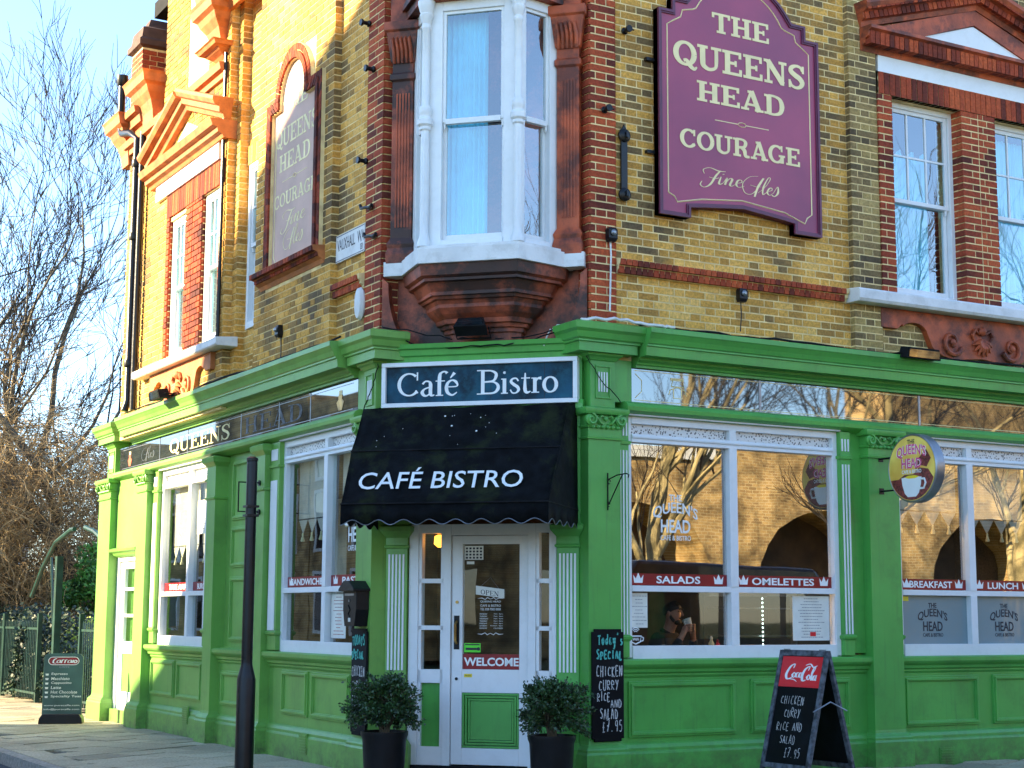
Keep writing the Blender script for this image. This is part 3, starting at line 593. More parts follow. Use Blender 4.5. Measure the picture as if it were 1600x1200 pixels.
# pediment on the right
P('frieze', MB().box(4.90, 7.68, 5.572, 5.752, -.0, .06), WHITE, FR)
ped = P('pediment', MB().profile([(0, 5.752), (.07, 5.752), (.09, 5.80), (.13, 5.815), (.14, 5.86), (.19, 5.875), (.20, 5.93), (.24, 5.95), (.24, 5.985), (0, 6.0)], 4.66, 7.92), TERRAR, FR)
def rake(ua, va, ub, vb, m=TERRAR):
    L_ = math.hypot(ub-ua, vb-va); an = math.atan2(vb-va, ub-ua)
    q = MB().profile([(0, 0), (.08, 0), (.10, .05), (.15, .07), (.16, .13), (.22, .15), (.25, .20), (.25, .24), (0, .25)], 0, L_)
    return q, T(ua, va) @ Matrix.Rotation(an, 4, 'Z')
for ua, va, ub, vb, in ((4.66, 6.0, 6.31, 6.5), (6.26, 6.515, 7.92, 6.0)):
    q, M_ = rake(ua, va, ub, vb); q.build('raking_cornice', TERRAR, ped, M_)
mm = MB(); u = 4.68
while u < 7.9: mm.box(u, u+.055, 5.80, 5.945, .1, .205); u += .066
stuff(mm.build('cornice_bricks', RBRICK, ped))
for i, (ua, va, ub, vb) in enumerate(((4.66, 6.0, 6.31, 6.5), (6.26, 6.515, 7.92, 6.0))):
    mm = MB(); L_ = math.hypot(ub-ua, vb-va); an = math.atan2(vb-va, ub-ua); u = .02
    while u < L_-.05: mm.box(u, u+.055, .06, .135, .1, .166).box(u, u+.055, .142, .205, .1, .228); u += .066
    stuff(mm.build('cornice_bricks', RBRICK, ped, T(ua, va) @ Matrix.Rotation(an, 4, 'Z')))
MB().prism([(5.35, 6.003), (7.25, 6.003), (6.29, 6.32)], 0, .05).build('tympanum', WHITE, ped)
MB().prism([(4.75, 6.0), (5.35, 6.0), (6.29, 6.33), (7.25, 6.0), (7.85, 6.0), (6.29, 6.5)], 0, .07).build('tympanum_surround', TERRAR, ped)
# carved apron under the sill
def apron(F, u0, u1, v, d, m=TERRAR):
    W_ = u1-u0; c = (u0+u1)/2
    L_ = [(0, 0), (0, -.20), (.08*W_, -.20), (.10*W_, -.15)]
    for i in range(9): a = R(150-i*16); L_.append((.16*W_+.07*W_*math.cos(a)*.9, -.22+.10*math.sin(a)))
    L_ += [(.25*W_, -.36), (.30*W_, -.43), (.36*W_, -.46), (.42*W_, -.44), (.5*W_, -.42)]
    pl = [(u0+x, v+y) for x, y in L_]; pl += [(u1-x, v+y) for x, y in L_[::-1][1:]]
    o = P('carved_apron', MB().prism(pl, 0, d), m, F, .004)
    for s in (-1, 1):
        x = c+s*.155*W_; q = MB()
        q.tube([(x+s*(.145-.0085*i)*math.cos(R(i*34+200))*(1), v-.28+(.145-.0085*i)*math.sin(R(i*34+200)), d+.012) for i in range(16)], [.028-.0012*i for i in range(16)], 8)
        q.lathe([(.035, d), (.035, d+.03), (.015, d+.045)], (x, v-.28, 0), 'n', 12)
        q.build('scroll', m, o)
    q = MB()
    q.lathe([(.045, d), (.05, d+.025), (.03, d+.05), (.005, d+.06)], (c, v-.13, 0), 'n', 12)
    for i in range(7):
        a = R(-90+(i-3)*26); q.tube([(c, v-.22, d), (c+.07*math.cos(a), v-.24+.08*math.sin(a), d+.035), (c+.13*math.cos(a)*1.1, v-.25+.15*math.sin(a), d+.01)], [.02, .026, .008], 6)
    for s in (-1, 1): q.tube([(c+s*.04, v-.16, d+.01), (c+s*.11, v-.12, d+.02), (c+s*.15, v-.18, d+.02), (c+s*.12, v-.23, d+.01)], [.012, .02, .02, .01], 6)
    q.build('carved_foliage', m, o)
    return o
apron(FR, 4.84, 7.6, 3.095, .07)

# ---------------- left wall, upper storey
opsL = [(-7.30, -6.65, 3.13, 4.90), (-6.05, -5.42, 3.13, 4.95)]
ops2 = [(-5.0, -4.58, 3.18, 5.10), (-4.10, -2.82, 3.70, 5.46), (-3.82, -3.10, 3.70, 5.80)]
mb = MB()
wall_boxes(mb, -9.2, -5.23, 2.3, 6.38, -.3, .195, opsL); mb.box(-7.72, -5.23, 6.38, 9.4, -.3, .195)
mb.box(-5.235, -5.09, 2.3, TOP, -.3, .10)
wall_boxes(mb, -5.09, -2.61, 2.3, TOP, -.3, .0, ops2); wall_boxes(mb, -4.56, -2.456, 2.3, TOP, -.01, .078, ops2)
mb.box(-2.62, -A-.006, 2.3, TOP, -.3, .0).box(-1.745, -A-.02, 2.3, TOP, -.2, .02)
wl = P('brick_wall', mb, MORTAR, FL, label='upper brick wall left of the corner, partly in sun')
bl = []
lay(bl, -9.2, -7.9, 2.45, 6.36, .2, opsL, YBRICK, seed=21)
lay(bl, -7.72, -5.23, 6.36, 9.3, .2, [(-6.80, -6.0, 6.45, 8.2)], YBRICK, seed=22, deep=.12, over=.004)
lay(bl, -7.9, -5.23, 5.7, 6.36, .2, [], YBRICK, seed=23, over=.004)
lay(bl, -7.9, -5.23, 2.45, 3.0, .2, [], YBRICK, seed=24, over=.004)
lay(bl, -7.9, -7.42, 3.1, 5.7, .2, [], YBRICK, seed=25)
lay(bl, -5.42, -5.23, 3.1, 5.7, .2, [], YBRICK, seed=26, deep=.11, over=.004)
lay(bl, -5.23, -5.09, 2.45, TOP, .105, [], YBRICK, seed=27, deep=.12, over=.004)
lay(bl, -5.09, -4.56, 2.45, TOP, .0, ops2+[(-5.06, -4.5, 5.1, 5.34)], YBRICK, seed=28)
lay(bl, -4.56, -2.456, 2.45, TOP, .08, [(-4.24, -2.68, 3.50, 5.58), (-3.98, -2.94, 3.5, 6.0)], YBRICK, seed=29, deep=.1, over=.004)
lay(bl, -2.45, -1.75, 2.45, TOP, .0, [], YBRICK, seed=30)
lay(bl, -1.75, -A, 2.45, TOP, .02, [], RBRICK, seed=31, deep=.18, over=.006)
for a, b in ((-7.42, -7.30), (-6.65, -6.40), (-6.38, -6.05), (-5.42, -5.34)): lay(bl, a, b, 3.1, 4.95, .215, [], RBRICK, seed=int(-a*10), deep=.2, over=.002)
u = -7.42
while u < -5.30: bl.append((u, u+.066, 4.955, 5.24, .22+random.uniform(0, .004), .2, RBRICK)); u += .076
u = -5.04
while u < -4.56: bl.append((u, u+.066, 5.11, 5.33, .02+random.uniform(0, .004), .2, YBRICK)); u += .076
place(bl, wl, FL, 300)
# sashes on the left
sash(FL, -7.28, -6.67, 3.13, 4.90, .19, (3, 2), 1, label='narrow sunlit sash window of the pair')
sash(FL, -6.03, -5.44, 3.13, 4.95, .19, (3, 2), 1, label='sash window nearer the corner of the sunlit pair')
sash(FL, -5.0, -4.58, 3.18, 5.10, .04, (2, 2), 1, label='slim sash window beside the painted arch panel')
sash(FL, -6.78, -6.02, 6.45, 8.2, .18, (3, 2), 1, label='attic sash window in the gable')
P('window_sill', MB().profile([(.1, 2.985), (.34, 2.985), (.36, 3.0), (.36, 3.08), (.1, 3.10)], -8.2, -5.0), STONE, FL, .006)
P('frieze', MB().box(-7.80, -5.42, 5.25, 5.45, .1, .25), WHITE, FL)
pedl = P('pediment', MB().profile([(.1, 5.45), (.27, 5.45), (.29, 5.49), (.34, 5.51), (.35, 5.56), (.41, 5.58), (.44, 5.66), (.1, 5.67)], -8.0, -5.2), TERRAL, FL)
for ua, va, ub, vb in ((-8.0, 5.67, -6.57, 6.16), (-6.63, 6.17, -5.2, 5.67)):
    q, M_ = rake(ua, va, ub, vb); q.build('raking_cornice', TERRAL, pedl, M_ @ T(0, 0, .19))
MB().prism([(-7.4, 5.672), (-5.8, 5.672), (-6.6, 6.0)], .19, .25).build('tympanum', WHITE, pedl)
apron(FL, -7.75, -5.45, 2.98, .26, TERRAL)
# string and parapet cornice pieces
P('gable_string', MB().profile([(.19, 6.22), (.24, 6.22), (.25, 6.28), (.30, 6.30), (.32, 6.38), (.19, 6.40)], -9.2, -5.30), TERRAL, FL)
def console(F, u0, u1, v0, v1, nb, n1, name='cornice_bracket'):
    mb = MB(); h = v1-v0
    mb.stack(u0, u1, nb, n1-.24, [(0, v0), (.02, v0+h*.25), (.06, v0+h*.45), (.12, v0+h*.6), (.15, v0+h*.72), (.20, v0+h*.78), (.22, v0+h*.94), (.24, v1)])
    return P(name, mb, TERRAL, F)
console(FL, -9.45, -9.15, 6.10, 6.75, .1, .48)
console(FL, -8.45, -8.02, 6.42, 7.02, .1, .50)
console(FL, -5.72, -5.42, 6.58, 7.15, .19, .50)
console(FL, -5.62, -5.42, 6.40, 6.62, .19, .44)
P('parapet_cornice', MB().profile([(.15, 6.40), (.2, 6.40), (.24, 6.5), (.30, 6.52), (.32, 6.62), (.38, 6.64), (.40, 6.72), (.15, 6.74)], -9.2, -8.45), TERRAL, FL)
P('gable_cornice', MB().profile([(.19, 7.0), (.24, 7.0), (.27, 7.08), (.34, 7.10), (.37, 7.2), (.42, 7.22), (.44, 7.30), (.19, 7.32)], -5.9, -2.2), TERRAL, FL)
P('roof_parapet', MB().box(-9.0, -7.75, 6.38, 6.9, -.25, .14), TERRAL, FL)
chim = P('chimney', MB().box(-9.5, -9.02, 6.3, 7.75, -.28, .14), MORTAR, FL)
bb = []; lay(bb, -9.5, -9.02, 6.75, 7.72, .14, [], RBRICK, seed=40, deep=.1, over=.005)
m2 = MB()
for q in bb: m2.box(q[0], q[1], q[2], q[3], q[4]-.1, q[4])
for j in range(13):
    z = 6.78+j*BP; x = -.27+(j % 2)*.1
    while x < .1: m2.box(-9.1, -9.012, z+.005, z+BP-.005, x, min(x+.2, .13)); x += .212
stuff(m2.build('chimney_bricks', RBRICK, chim))
MB().stack(-9.5, -9.02, -.28, .14, [(.0, 7.75), (.06, 7.78), (.06, 7.86), (.02, 7.9), (.0, 8.05), (-.10, 8.10), (-.14, 8.22)]).build('chimney_cap', DARKT, chim)
# rainwater pipes
pp = MB()
pp.tube([(-8.55, 2.62, .34), (-8.55, 2.75, .30), (-8.55, 6.3, .30), (-8.75, 6.42, .34), (-9.1, 6.5, .36), (-9.18, 6.6, .36), (-9.18, 7.3, .36)], .05, 10)
for z in (3.2, 4.9, 5.9): pp.lathe([(.062, z), (.068, z+.02), (.068, z+.08), (.062, z+.1)], (-8.55, 0, .30), 'v', 12)
pp.lathe([(.062, 7.2), (.08, 7.24), (.08, 7.34)], (-9.18, 0, .36), 'v', 12)
P('drainpipe', pp, PIPE, FL)
P('drainpipe', MB().tube([(-8.38, 2.62, .28), (-8.38, 6.35, .28)], .04, 10), PIPE, FL)
P('drainpipe', MB().tube([(-5.30, 3.1, .235), (-5.30, 6.5, .235)], .022, 8), PIPE, FL)
# arched panel on the left wall: red brick surround and painted face
def arch_pts(h0, h1, uu0, uu1, va, vs, r, c, n=14):
    pts = [(uu0, h0), (uu0, va), (c-r, va), (c-r, vs)]
    pts += [(c+r*math.cos(R(180-180*i/n)), vs+r*math.sin(R(180-180*i/n))*h1) for i in range(1, n)]
    return pts+[(c+r, vs), (c+r, va), (uu1, va), (uu1, h0)]
inner = arch_pts(3.68, 1.05, -4.04, -2.80, 5.40, 5.50, .36, -3.46); outer = arch_pts(3.60, 1.05, -4.20, -2.66, 5.54, 5.52, .50, -3.46)
mb = MB(); k = len(inner)
for n0, n1, s in ((.0, .125, 0),):
    vs = [(p[0], p[1], n0) for p in outer]+[(p[0], p[1], n1) for p in outer]+[(p[0], p[1], n0) for p in inner]+[(p[0], p[1], n1) for p in inner]
    fs = []
    for i in range(k-1): fs += [(i, i+1, k+i+1, k+i), (k+i, k+i+1, 3*k+i+1, 3*k+i), (3*k+i, 3*k+i+1, 2*k+i+1, 2*k+i)]
    mb.add(vs, fs)
surround = P('arched_surround', mb, MORTAR, FL)
mb = MB()
for i in range(k-1):
    a, b, c_, d_ = Vector(outer[i]), Vector(outer[i+1]), Vector(inner[i+1]), Vector(inner[i]); n = max(1, round((b-a).length/.075))
    for j in range(n):
        t0, t1 = j/n+.04, (j+1)/n-.04
        for (w0, w1, dp) in ((.03, .47, .135), (.52, .97, .150)):
            f = lambda t, w_: (a.lerp(b, t)).lerp(d_.lerp(c_, t), w_)
            q = [f(t0, w0), f(t1, w0), f(t1, w1), f(t0, w1)]
            mb.add([(p[0], p[1], .02) for p in q]+[(p[0], p[1], dp) for p in q], [(4, 5, 6, 7), (0, 1, 5, 4), (1, 2, 6, 5), (2, 3, 7, 6), (3, 0, 4, 7)])
stuff(mb.build('surround_bricks', RBRICK, surround))
mb = MB().profile([(.0, 3.50), (.09, 3.50), (.11, 3.54), (.15, 3.56), (.16, 3.60), (.21, 3.62), (.22, 3.67), (.0, 3.69)], -4.36, -2.60)
sl_ = P('panel_sill', mb, TERRAL, FL); mb = MB(); u = -4.34
while u < -2.66: mb.box(u, u+.066, 3.565, 3.605, .1, .172).box(u, u+.066, 3.61, 3.66, .1, .232); u += .076
stuff(mb.build('sill_bricks', RBRICK, sl_))
ps = thing('painted_wall_sign', 'faded pink arched panel with painted pale lettering, recessed in the left brick wall', 'painted sign', FL)
MB().prism(inner, .0, .09).build('rendered_panel', PINKR, ps)
for s, a, b, c, d_ in (('THE', -3.80, -3.12, 5.36, 5.50), ('QUEENS', -4.00, -2.84, 5.00, 5.20), ('HEAD', -3.88, -3.02, 4.72, 4.91), ('COURAGE', -4.0, -2.84, 4.33, 4.48)):
    serif(s, 'lettering', ps, a, b, c, d_, .0925, GOLDL)
script('fine', 'lettering', ps, -3.80, -3.12, 4.02, 4.28, .0925, GOLDL, .3); script('ales', 'lettering', ps, -3.75, -3.2, 3.82, 4.06, .0925, GOLDL, .3)
MB().box(-3.78, -3.48, 4.60, 4.608, .09, .092).box(-3.38, -3.10, 4.60, 4.608, .09, .092).tube([(-3.43+.04*math.cos(R(i*45)), 4.604+.022*math.sin(R(i*45)), .092) for i in range(9)], .004, 4).build('ornament_line', GOLDL, ps)
MB().tube([(-3.98, 3.9, .092), (-3.98, 3.80, .092), (-3.93, 3.74, .092), (-2.88, 3.74, .092), (-2.85, 3.80, .092), (-2.85, 5.3, .092)], .006, 4).tube([(-3.98, 3.9, .092), (-3.98, 5.3, .092), (-3.92, 5.36, .092)], .006, 4).build('border_line', GOLDL, ps)

# upper-storey bay on the chamfered corner
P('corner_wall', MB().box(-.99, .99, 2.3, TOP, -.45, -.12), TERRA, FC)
def tpil(s):
    u0, u1 = (.70, .91) if s > 0 else (-.91, -.70)
    mb = MB().stack(u0, u1, -.15, .03, [(.03, 3.25), (.035, 3.34), (.02, 3.40), (.03, 3.44), (0, 3.50), (0, 5.02), (.02, 5.04), (.02, 5.09), (0, 5.11), (0, 5.20), (.015, 5.22), (.05, 5.5), (.07, 5.52), (.07, 5.6), (.02, 5.62), (.02, TOP)])
    o = P('terracotta_pilaster', mb, TERRAR if s > 0 else TERRA, FC, .004)
    q = MB()
    for i in range(5): x = u0+.045+i*.03; q.box(x, x+.014, 3.6, 4.9, .03, .038)
    q.build('reeding', TERRAR, o)
    q = MB(); c = (u0+u1)/2
    for i in range(5):
        x = u0+.02+i*.042; q.tube([(x, 5.2, .04), (x+.005, 5.32, .075), (x-.01, 5.42, .09), (x, 5.46, .06)], [.016, .02, .016, .006], 6)
        q.lathe([(.014, .05), (.016, .07), (.004, .085)], (x, 5.36+.05*(i % 2), 0), 'n', 8)
    q.build('capital_leaves', TERRAR, o)
tpil(1); tpil(-1)
HB, HF, PJ = .70, .42, .40
def bayring(mb, v0, v1, o, back=-.1, mi=0, o2=None):
    # solid slab following the canted plan, o = outward offset
    def plan(o): return [(-HB-o*1.0, back), (-HB-o*1.0, .0), (-HF-o*.45, PJ+o), (HF+o*.45, PJ+o), (HB+o*1.0, .0), (HB+o*1.0, back)]
    a, b = plan(o), plan(o if o2 is None else o2)
    vs = [(p[0], v0, p[1]) for p in a]+[(p[0], v1, p[1]) for p in b]
    mb.add(vs, [(5, 4, 3, 2, 1, 0), (6, 7, 8, 9, 10, 11)]+[(i, (i+1) % 6, (i+1) % 6+6, i+6) for i in range(6)], mi)
sil = MB(); bayring(sil, 3.13, 3.27, .12, -.12); bayring(sil, 3.27, 3.30, .09, -.12)
sil.box(-.96, .96, 3.131, 3.268, -.1, .06); P('bay_sill', sil, STONE, FC, .004)
cb = MB()
cz = [(3.13, .085), (3.03, .07), (3.01, .03), (2.985, .03), (2.98, -.02), (2.90, -.06), (2.87, -.06), (2.865, -.09), (2.84, -.10), (2.835, -.13), (2.80, -.15), (2.77, -.15), (2.72, -.19), (2.68, -.24), (2.64, -.25), (2.63, -.28), (2.60, -.29), (2.595, -.32), (2.56, -.32), (2.55, -.34), (2.4, -.34)]
for (va, oa), (vb, ob) in zip(cz, cz[1:]):
    if va-vb > .001: bayring(cb, vb, va, ob, -.1, o2=oa)
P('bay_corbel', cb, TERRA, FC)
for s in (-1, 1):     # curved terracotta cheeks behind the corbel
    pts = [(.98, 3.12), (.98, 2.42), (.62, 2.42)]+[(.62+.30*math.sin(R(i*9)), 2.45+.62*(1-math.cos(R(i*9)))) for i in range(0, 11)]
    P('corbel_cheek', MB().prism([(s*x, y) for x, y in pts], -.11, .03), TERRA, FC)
# bay lights: front, two cants
def bayface(p0, p1, wd, label):
    a = Vector((p0[0], 0, p0[1])); b = Vector((p1[0], 0, p1[1])); L_ = (b-a).length; u = (b-a).normalized(); n = Vector((0, 1, 0)); n = u.cross(n)
    M_ = Matrix(((u.x, 0, n.x, a.x), (0, 1, 0, 0), (u.z, 0, n.z, a.z), (0, 0, 0, 1)))
    def q(name, mb, m, bv=0, par=None): return mb.build(name, m, pub if par is None else par, FC @ M_ if par is None else None, bv)
    fw = (L_-wd)/2; v0, v1 = 3.30, 5.62; mb = MB()
    mb.box(.0, fw, v0, v1, -.10, 0).box(L_-fw, L_, v0, v1, -.10, 0).box(fw, L_-fw, 5.53, v1, -.10, 0).box(fw, L_-fw, v0, 3.36, -.10, .01)
    o = q('bay_light', mb, WHITE, .004)
    m = 4.47; s = .03; mb = MB(); a0, b0 = fw, L_-fw
    mb.box(a0, a0+s, m, 5.53, -.06, -.02).box(b0-s, b0, m, 5.53, -.06, -.02).box(a0+s, b0-s, m-.02, m+.03, -.06, -.01).box(a0+s, b0-s, 5.50, 5.53, -.06, -.02)
    for x in (a0+.004, b0-.03): mb.prism([(x, m), (x+.026, m), (x+.02, m-.05), (x+.006, m-.08)], -.05, -.03)
    mb.box(a0, a0+s, 3.36, m-.02, -.1, -.065).box(b0-s, b0, 3.36, m-.02, -.1, -.065).box(a0+s, b0-s, 3.36, 3.42, -.1, -.065)
    q('sash', mb, WHITE, .002, o)
    q('pane', MB().box(a0+s, b0-s, m+.03, 5.50, -.045, -.04), GLU, 0, o); q('pane', MB().box(a0+s, b0-s, 3.42, m-.02, -.085, -.08), GLU, 0, o)
    if label:
        n_ = 40; vs = []
        for i in range(n_+1):
            x = a0-.02+(wd*.68)*i/n_; z = -.2+.018*math.sin(i*1.2)
            vs += [(x, 3.32, z), (x, 5.6, z)]
        q('curtain', MB().add(vs, [(2*i, 2*i+2, 2*i+3, 2*i+1) for i in range(n_)], 0, True), CURT, 0, o)
    return o
bayface((-HF, PJ), (HF, PJ), .585, 1); bayface((HF, PJ), (HB, 0), .30, 0); bayface((-HB, 0), (-HF, PJ), .30, 0)
def bcol(u, n):
    prof = [(.062, 3.30), (.062, 3.34), (.048, 3.37), (.042, 3.40), (.038, 3.44), (.038, 4.38), (.052, 4.395), (.052, 4.42), (.070, 4.44), (.072, 4.485), (.05, 4.51), (.05, 4.535), (.058, 4.55), (.056, 4.60), (.036, 4.63), (.034, 5.34), (.044, 5.355), (.044, 5.385), (.038, 5.40), (.05, 5.44), (.062, 5.47), (.064, 5.49), (.056, 5.50), (.070, 5.55), (.080, 5.59), (.080, 5.62)]
    mb = MB().lathe(prof, (u, 0, n), 'v', 24)
    for i in range(10):
        a = R(i*36); mb.tube([(u+.037*math.cos(a), 3.5, n+.037*math.sin(a)), (u+.037*math.cos(a), 4.32, n+.037*math.sin(a))], .0045, 4)
    P('bay_column', mb, WHITE, FC)
bcol(-HF-.02, PJ+.035); bcol(HF+.02, PJ+.035)
top = MB()
for v0, v1, o_ in ((5.62, 5.70, .10), (5.70, 5.76, .15), (5.76, 6.1, .12), (6.1, 6.2, .2)): bayring(top, v0, v1, o_, -.1)
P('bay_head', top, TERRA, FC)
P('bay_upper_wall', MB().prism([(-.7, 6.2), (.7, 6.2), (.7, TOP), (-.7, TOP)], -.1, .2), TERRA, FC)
# interior shell so that the building is closed and dark inside
P('interior_floor', MB().prism([(1.8, .2), (8.95, .2), (8.95, 9.2), (.2, 9.2), (.2, 1.8)], -1.32, -1.30), WOOD, Matrix.Identity(4))
P('interior_ceiling', MB().prism([(1.9, .08), (8.9, .08), (8.9, 9.2), (.08, 9.2), (.08, 1.9)], 1.95, 2.1), INNER, Matrix.Identity(4))
P('interior_wall', MB().box(3.2, 3.3, 3.3, 9.2, -1.3, 1.95).box(3.2, 9, 3.2, 3.3, -1.3, 1.95).box(.1, 3.2, 4.9, 4.98, -1.3, 1.95), INNERW, Matrix.Identity(4))
P('upper_floor_wall', MB().box(.6, 9, .9, 1.0, 2.2, TOP).box(.9, 1.0, 1.0, 9, 2.2, TOP), INNER, Matrix.Identity(4))
P('rear_wall', MB().box(9.0, 9.2, .05, 9.3, GZ-.3, TOP).box(.25, 9.2, 9.22, 9.4, GZ-.3, 6.3), DBRICK, Matrix.Identity(4))
P('roof', MB().prism([(A+.02, .0), (9.2, .0), (9.2, 9.0), (0, 9.0), (0, A+.02)], TOP-.02, TOP+.2), BLACKM, Matrix.Identity(4))

# ================================================================ green shopfront
def cornice_run(F, u0, u1, g):
    return P('cornice', MB().profile([(-.1, 2.24), (.07, 2.24), (.07, 2.262), (.09, 2.268), (.095, 2.285), (.13, 2.305), (.135, 2.325), (.24, 2.33), (.245, 2.41), (.262, 2.415), (.262, 2.43), (.275, 2.44), (.29, 2.48), (.315, 2.52), (.325, 2.53), (.325, 2.575), (-.1, 2.60)], u0, u1), g, F)
def sill_run(F, u0, u1, g):
    return P('fascia_sill', MB().profile([(-.15, 1.80), (.02, 1.80), (.09, 1.825), (.115, 1.84), (.12, 1.875), (.10, 1.905), (.06, 1.925), (-.15, 1.925)], u0, u1), g, F)
cornice_run(FR, 1.86, 9, GREEN); sill_run(FR, 1.74, 9, GREEN)
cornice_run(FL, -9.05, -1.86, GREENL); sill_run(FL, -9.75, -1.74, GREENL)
P('corner_cornice', MB().profile([(-.1, 2.30), (.03, 2.30), (.04, 2.36), (.07, 2.37), (.08, 2.42), (.11, 2.43), (.12, 2.47), (-.1, 2.48)], -1.0, 1.0), GREEN, FC)
P('corner_sill', MB().profile([(-.1, 1.80), (.05, 1.80), (.08, 1.84), (.08, 1.88), (.05, 1.92), (-.1, 1.92)], -.95, .95), GREEN, FC)
P('sign_backing', MB().box(-.93, .93, 1.88, 2.32, -.1, .02), GREEN, FC)
def volute(mb, u, v, n, s, r=.055):
    mb.tube([(u+s*(r-.0036*i)*math.cos(R(90-s*0+i*36*1)), v+(r-.0036*i)*math.sin(R(90+i*36)), n+.006+i*.0012) for i in range(14)], [.014-.0006*i for i in range(14)], 6)
    mb.lathe([(r*1.02, n-.03), (r*1.02, n), (r*.9, n+.004)], (u, v, 0), 'n', 18)
def pier(F, u0, u1, g, nb, nf=.10, cap=True, base=True, block=None, fl=0, top=1.80, label=None):
    """pilaster with plinth, shaft, necking and an Ionic-like capital; sits on the wall frame F"""
    mb = MB().stack(u0, u1, nb, nf, [(.055, GZ-.2), (.055, -1.185), (.05, -1.175), (.045, -1.165), (.045, -1.145), (.035, -1.13), (.018, -1.115), (.006, -1.10), (0, -1.07), (0, top-.24 if cap else top)])
    o = P('pilaster', mb, g, F, .0, label=label)
    if cap:
        c = (u0+u1)/2; hw = (u1-u0)/2
        q = MB().stack(u0, u1, nb, nf, [(0, top-.245), (.018, top-.243), (.02, top-.225), (.005, top-.22), (.005, top-.145), (.018, top-.14), (.022, top-.125), (.012, top-.12), (.012, top-.03)])
        for s in (-1, 1):
            volute(q, c+s*(hw-.012), top-.072, nf+.035, s)
            q.tube([(c+s*.02, top-.11, nf+.02), (c+s*hw*.35, top-.10, nf+.032), (c+s*hw*.62, top-.045, nf+.034), (c+s*(hw-.03), top-.03, nf+.03)], [.006, .012, .012, .006], 6)
            q.tube([(c+s*.015, top-.05, nf+.02), (c+s*hw*.3, top-.035, nf+.035), (c+s*hw*.5, top-.08, nf+.03), (c+s*hw*.38, top-.115, nf+.02)], [.004, .011, .011, .004], 6)
        n = max(3, int(2*hw/.052))
        for i in range(n): q.lathe([(.006, nf), (.020, nf+.014), (.018, nf+.026), (.004, nf+.036)], (u0+.01+(2*hw-.02)*(i+.5)/n, top-.133, 0), 'n', 8)
        q.lathe([(.02, nf), (.022, nf+.03), (.008, nf+.04)], (c, top-.06, 0), 'n', 8)
        q.stack(u0, u1, nb, nf, [(.02, top-.03), (.05, top-.022), (.062, top), (.06, top+.03), (.03, top+.045)])
        q.build('capital', g, o)
    return o
def flutes(o, us, w, v0, v1, n, name='flute'):
    me = MB()
    for u in us: MB().box(u, u+w, v0, v1, n-.004, n+.008).build(name, WHITE, o, None, .002)
def frieze_block(F, u0, u1, g, nb):
    mb = MB().stack(u0, u1, nb, .06, [(.0, 1.85), (0, 2.27), (.012, 2.275), (.03, 2.30), (.055, 2.315), (.06, 2.335)])
    c0, c1 = u0+.05, u1-.05
    mb.box(c0, c1, 1.93, 1.945, .06, .072).box(c0, c1, 2.215, 2.23, .06, .072).box(c0, c0+.014, 1.945, 2.215, .06, .072).box(c1-.014, c1, 1.945, 2.215, .06, .072)
    o = P('frieze_block', mb, g, F, .002); n = 4; w = (c1-c0-.06)/(2*n-1)
    flutes(o, [c0+.03+i*2*w for i in range(n)], w*.9, 1.99, 2.17, .06)
def cornice_block(F, u0, u1, g, nb):
    P('cornice_block', MB().stack(u0, u1, nb, .0, [(.16, 2.335), (.16, 2.415), (.18, 2.42), (.18, 2.435), (.20, 2.45), (.215, 2.50), (.24, 2.525), (.245, 2.58), (.2, 2.60)]), g, F)

# right corner pier and side strip
pr = pier(FR, 1.33, 1.67, GREEN, -.12, .10, label='green corner pilaster right of the door')
frieze_block(FR, 1.38, 1.64, GREEN, -.1); cornice_block(FR, 1.36, 1.66, GREEN, -.16)
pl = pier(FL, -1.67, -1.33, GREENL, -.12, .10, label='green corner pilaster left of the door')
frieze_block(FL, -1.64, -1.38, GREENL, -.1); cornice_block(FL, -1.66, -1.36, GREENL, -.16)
def strip(F, u0, u1, g, nf=.05, n=3, fv=(-.16, 1.48), cap=True, side=1):
    mb = MB().box(u0, u1, -.158, 1.80, -.1, nf).stack(u0, u1, -.1, nf, [(.0, -.36), (.0, -.22), (.018, -.20), (.022, -.18), (.004, -.165), (0, -.16)])
    if cap: mb.stack(u0, u1, -.1, nf, [(.0, 1.53), (.016, 1.535), (.018, 1.56), (0, 1.57)])
    o = P('side_strip', mb, g, F, .0); w = (u1-u0-.03)/(2*n-1)
    flutes(o, [u0+.015+i*2*w for i in range(n)], w*.85, fv[0], fv[1], nf)
    flutes(o, [u0+.015+i*2*w for i in range(n)], w*.85, 1.61, 1.73, nf)
strip(FR, 1.675, 1.79, GREEN); strip(FR, 4.275, 4.40, GREEN); strip(FR, 4.985, 5.02, GREEN, n=1)
P('jamb', MB().box(4.40, 4.60, -.34, 1.80, -.1, .0), GREEN, FR)
pier(FR, 4.58, 4.97, GREEN, -.1, .11, label='green pilaster between the two right-hand shop windows')
pier(FR, 8.0, 8.4, GREEN, -.1, .11, label='green pilaster beyond the second shop window')
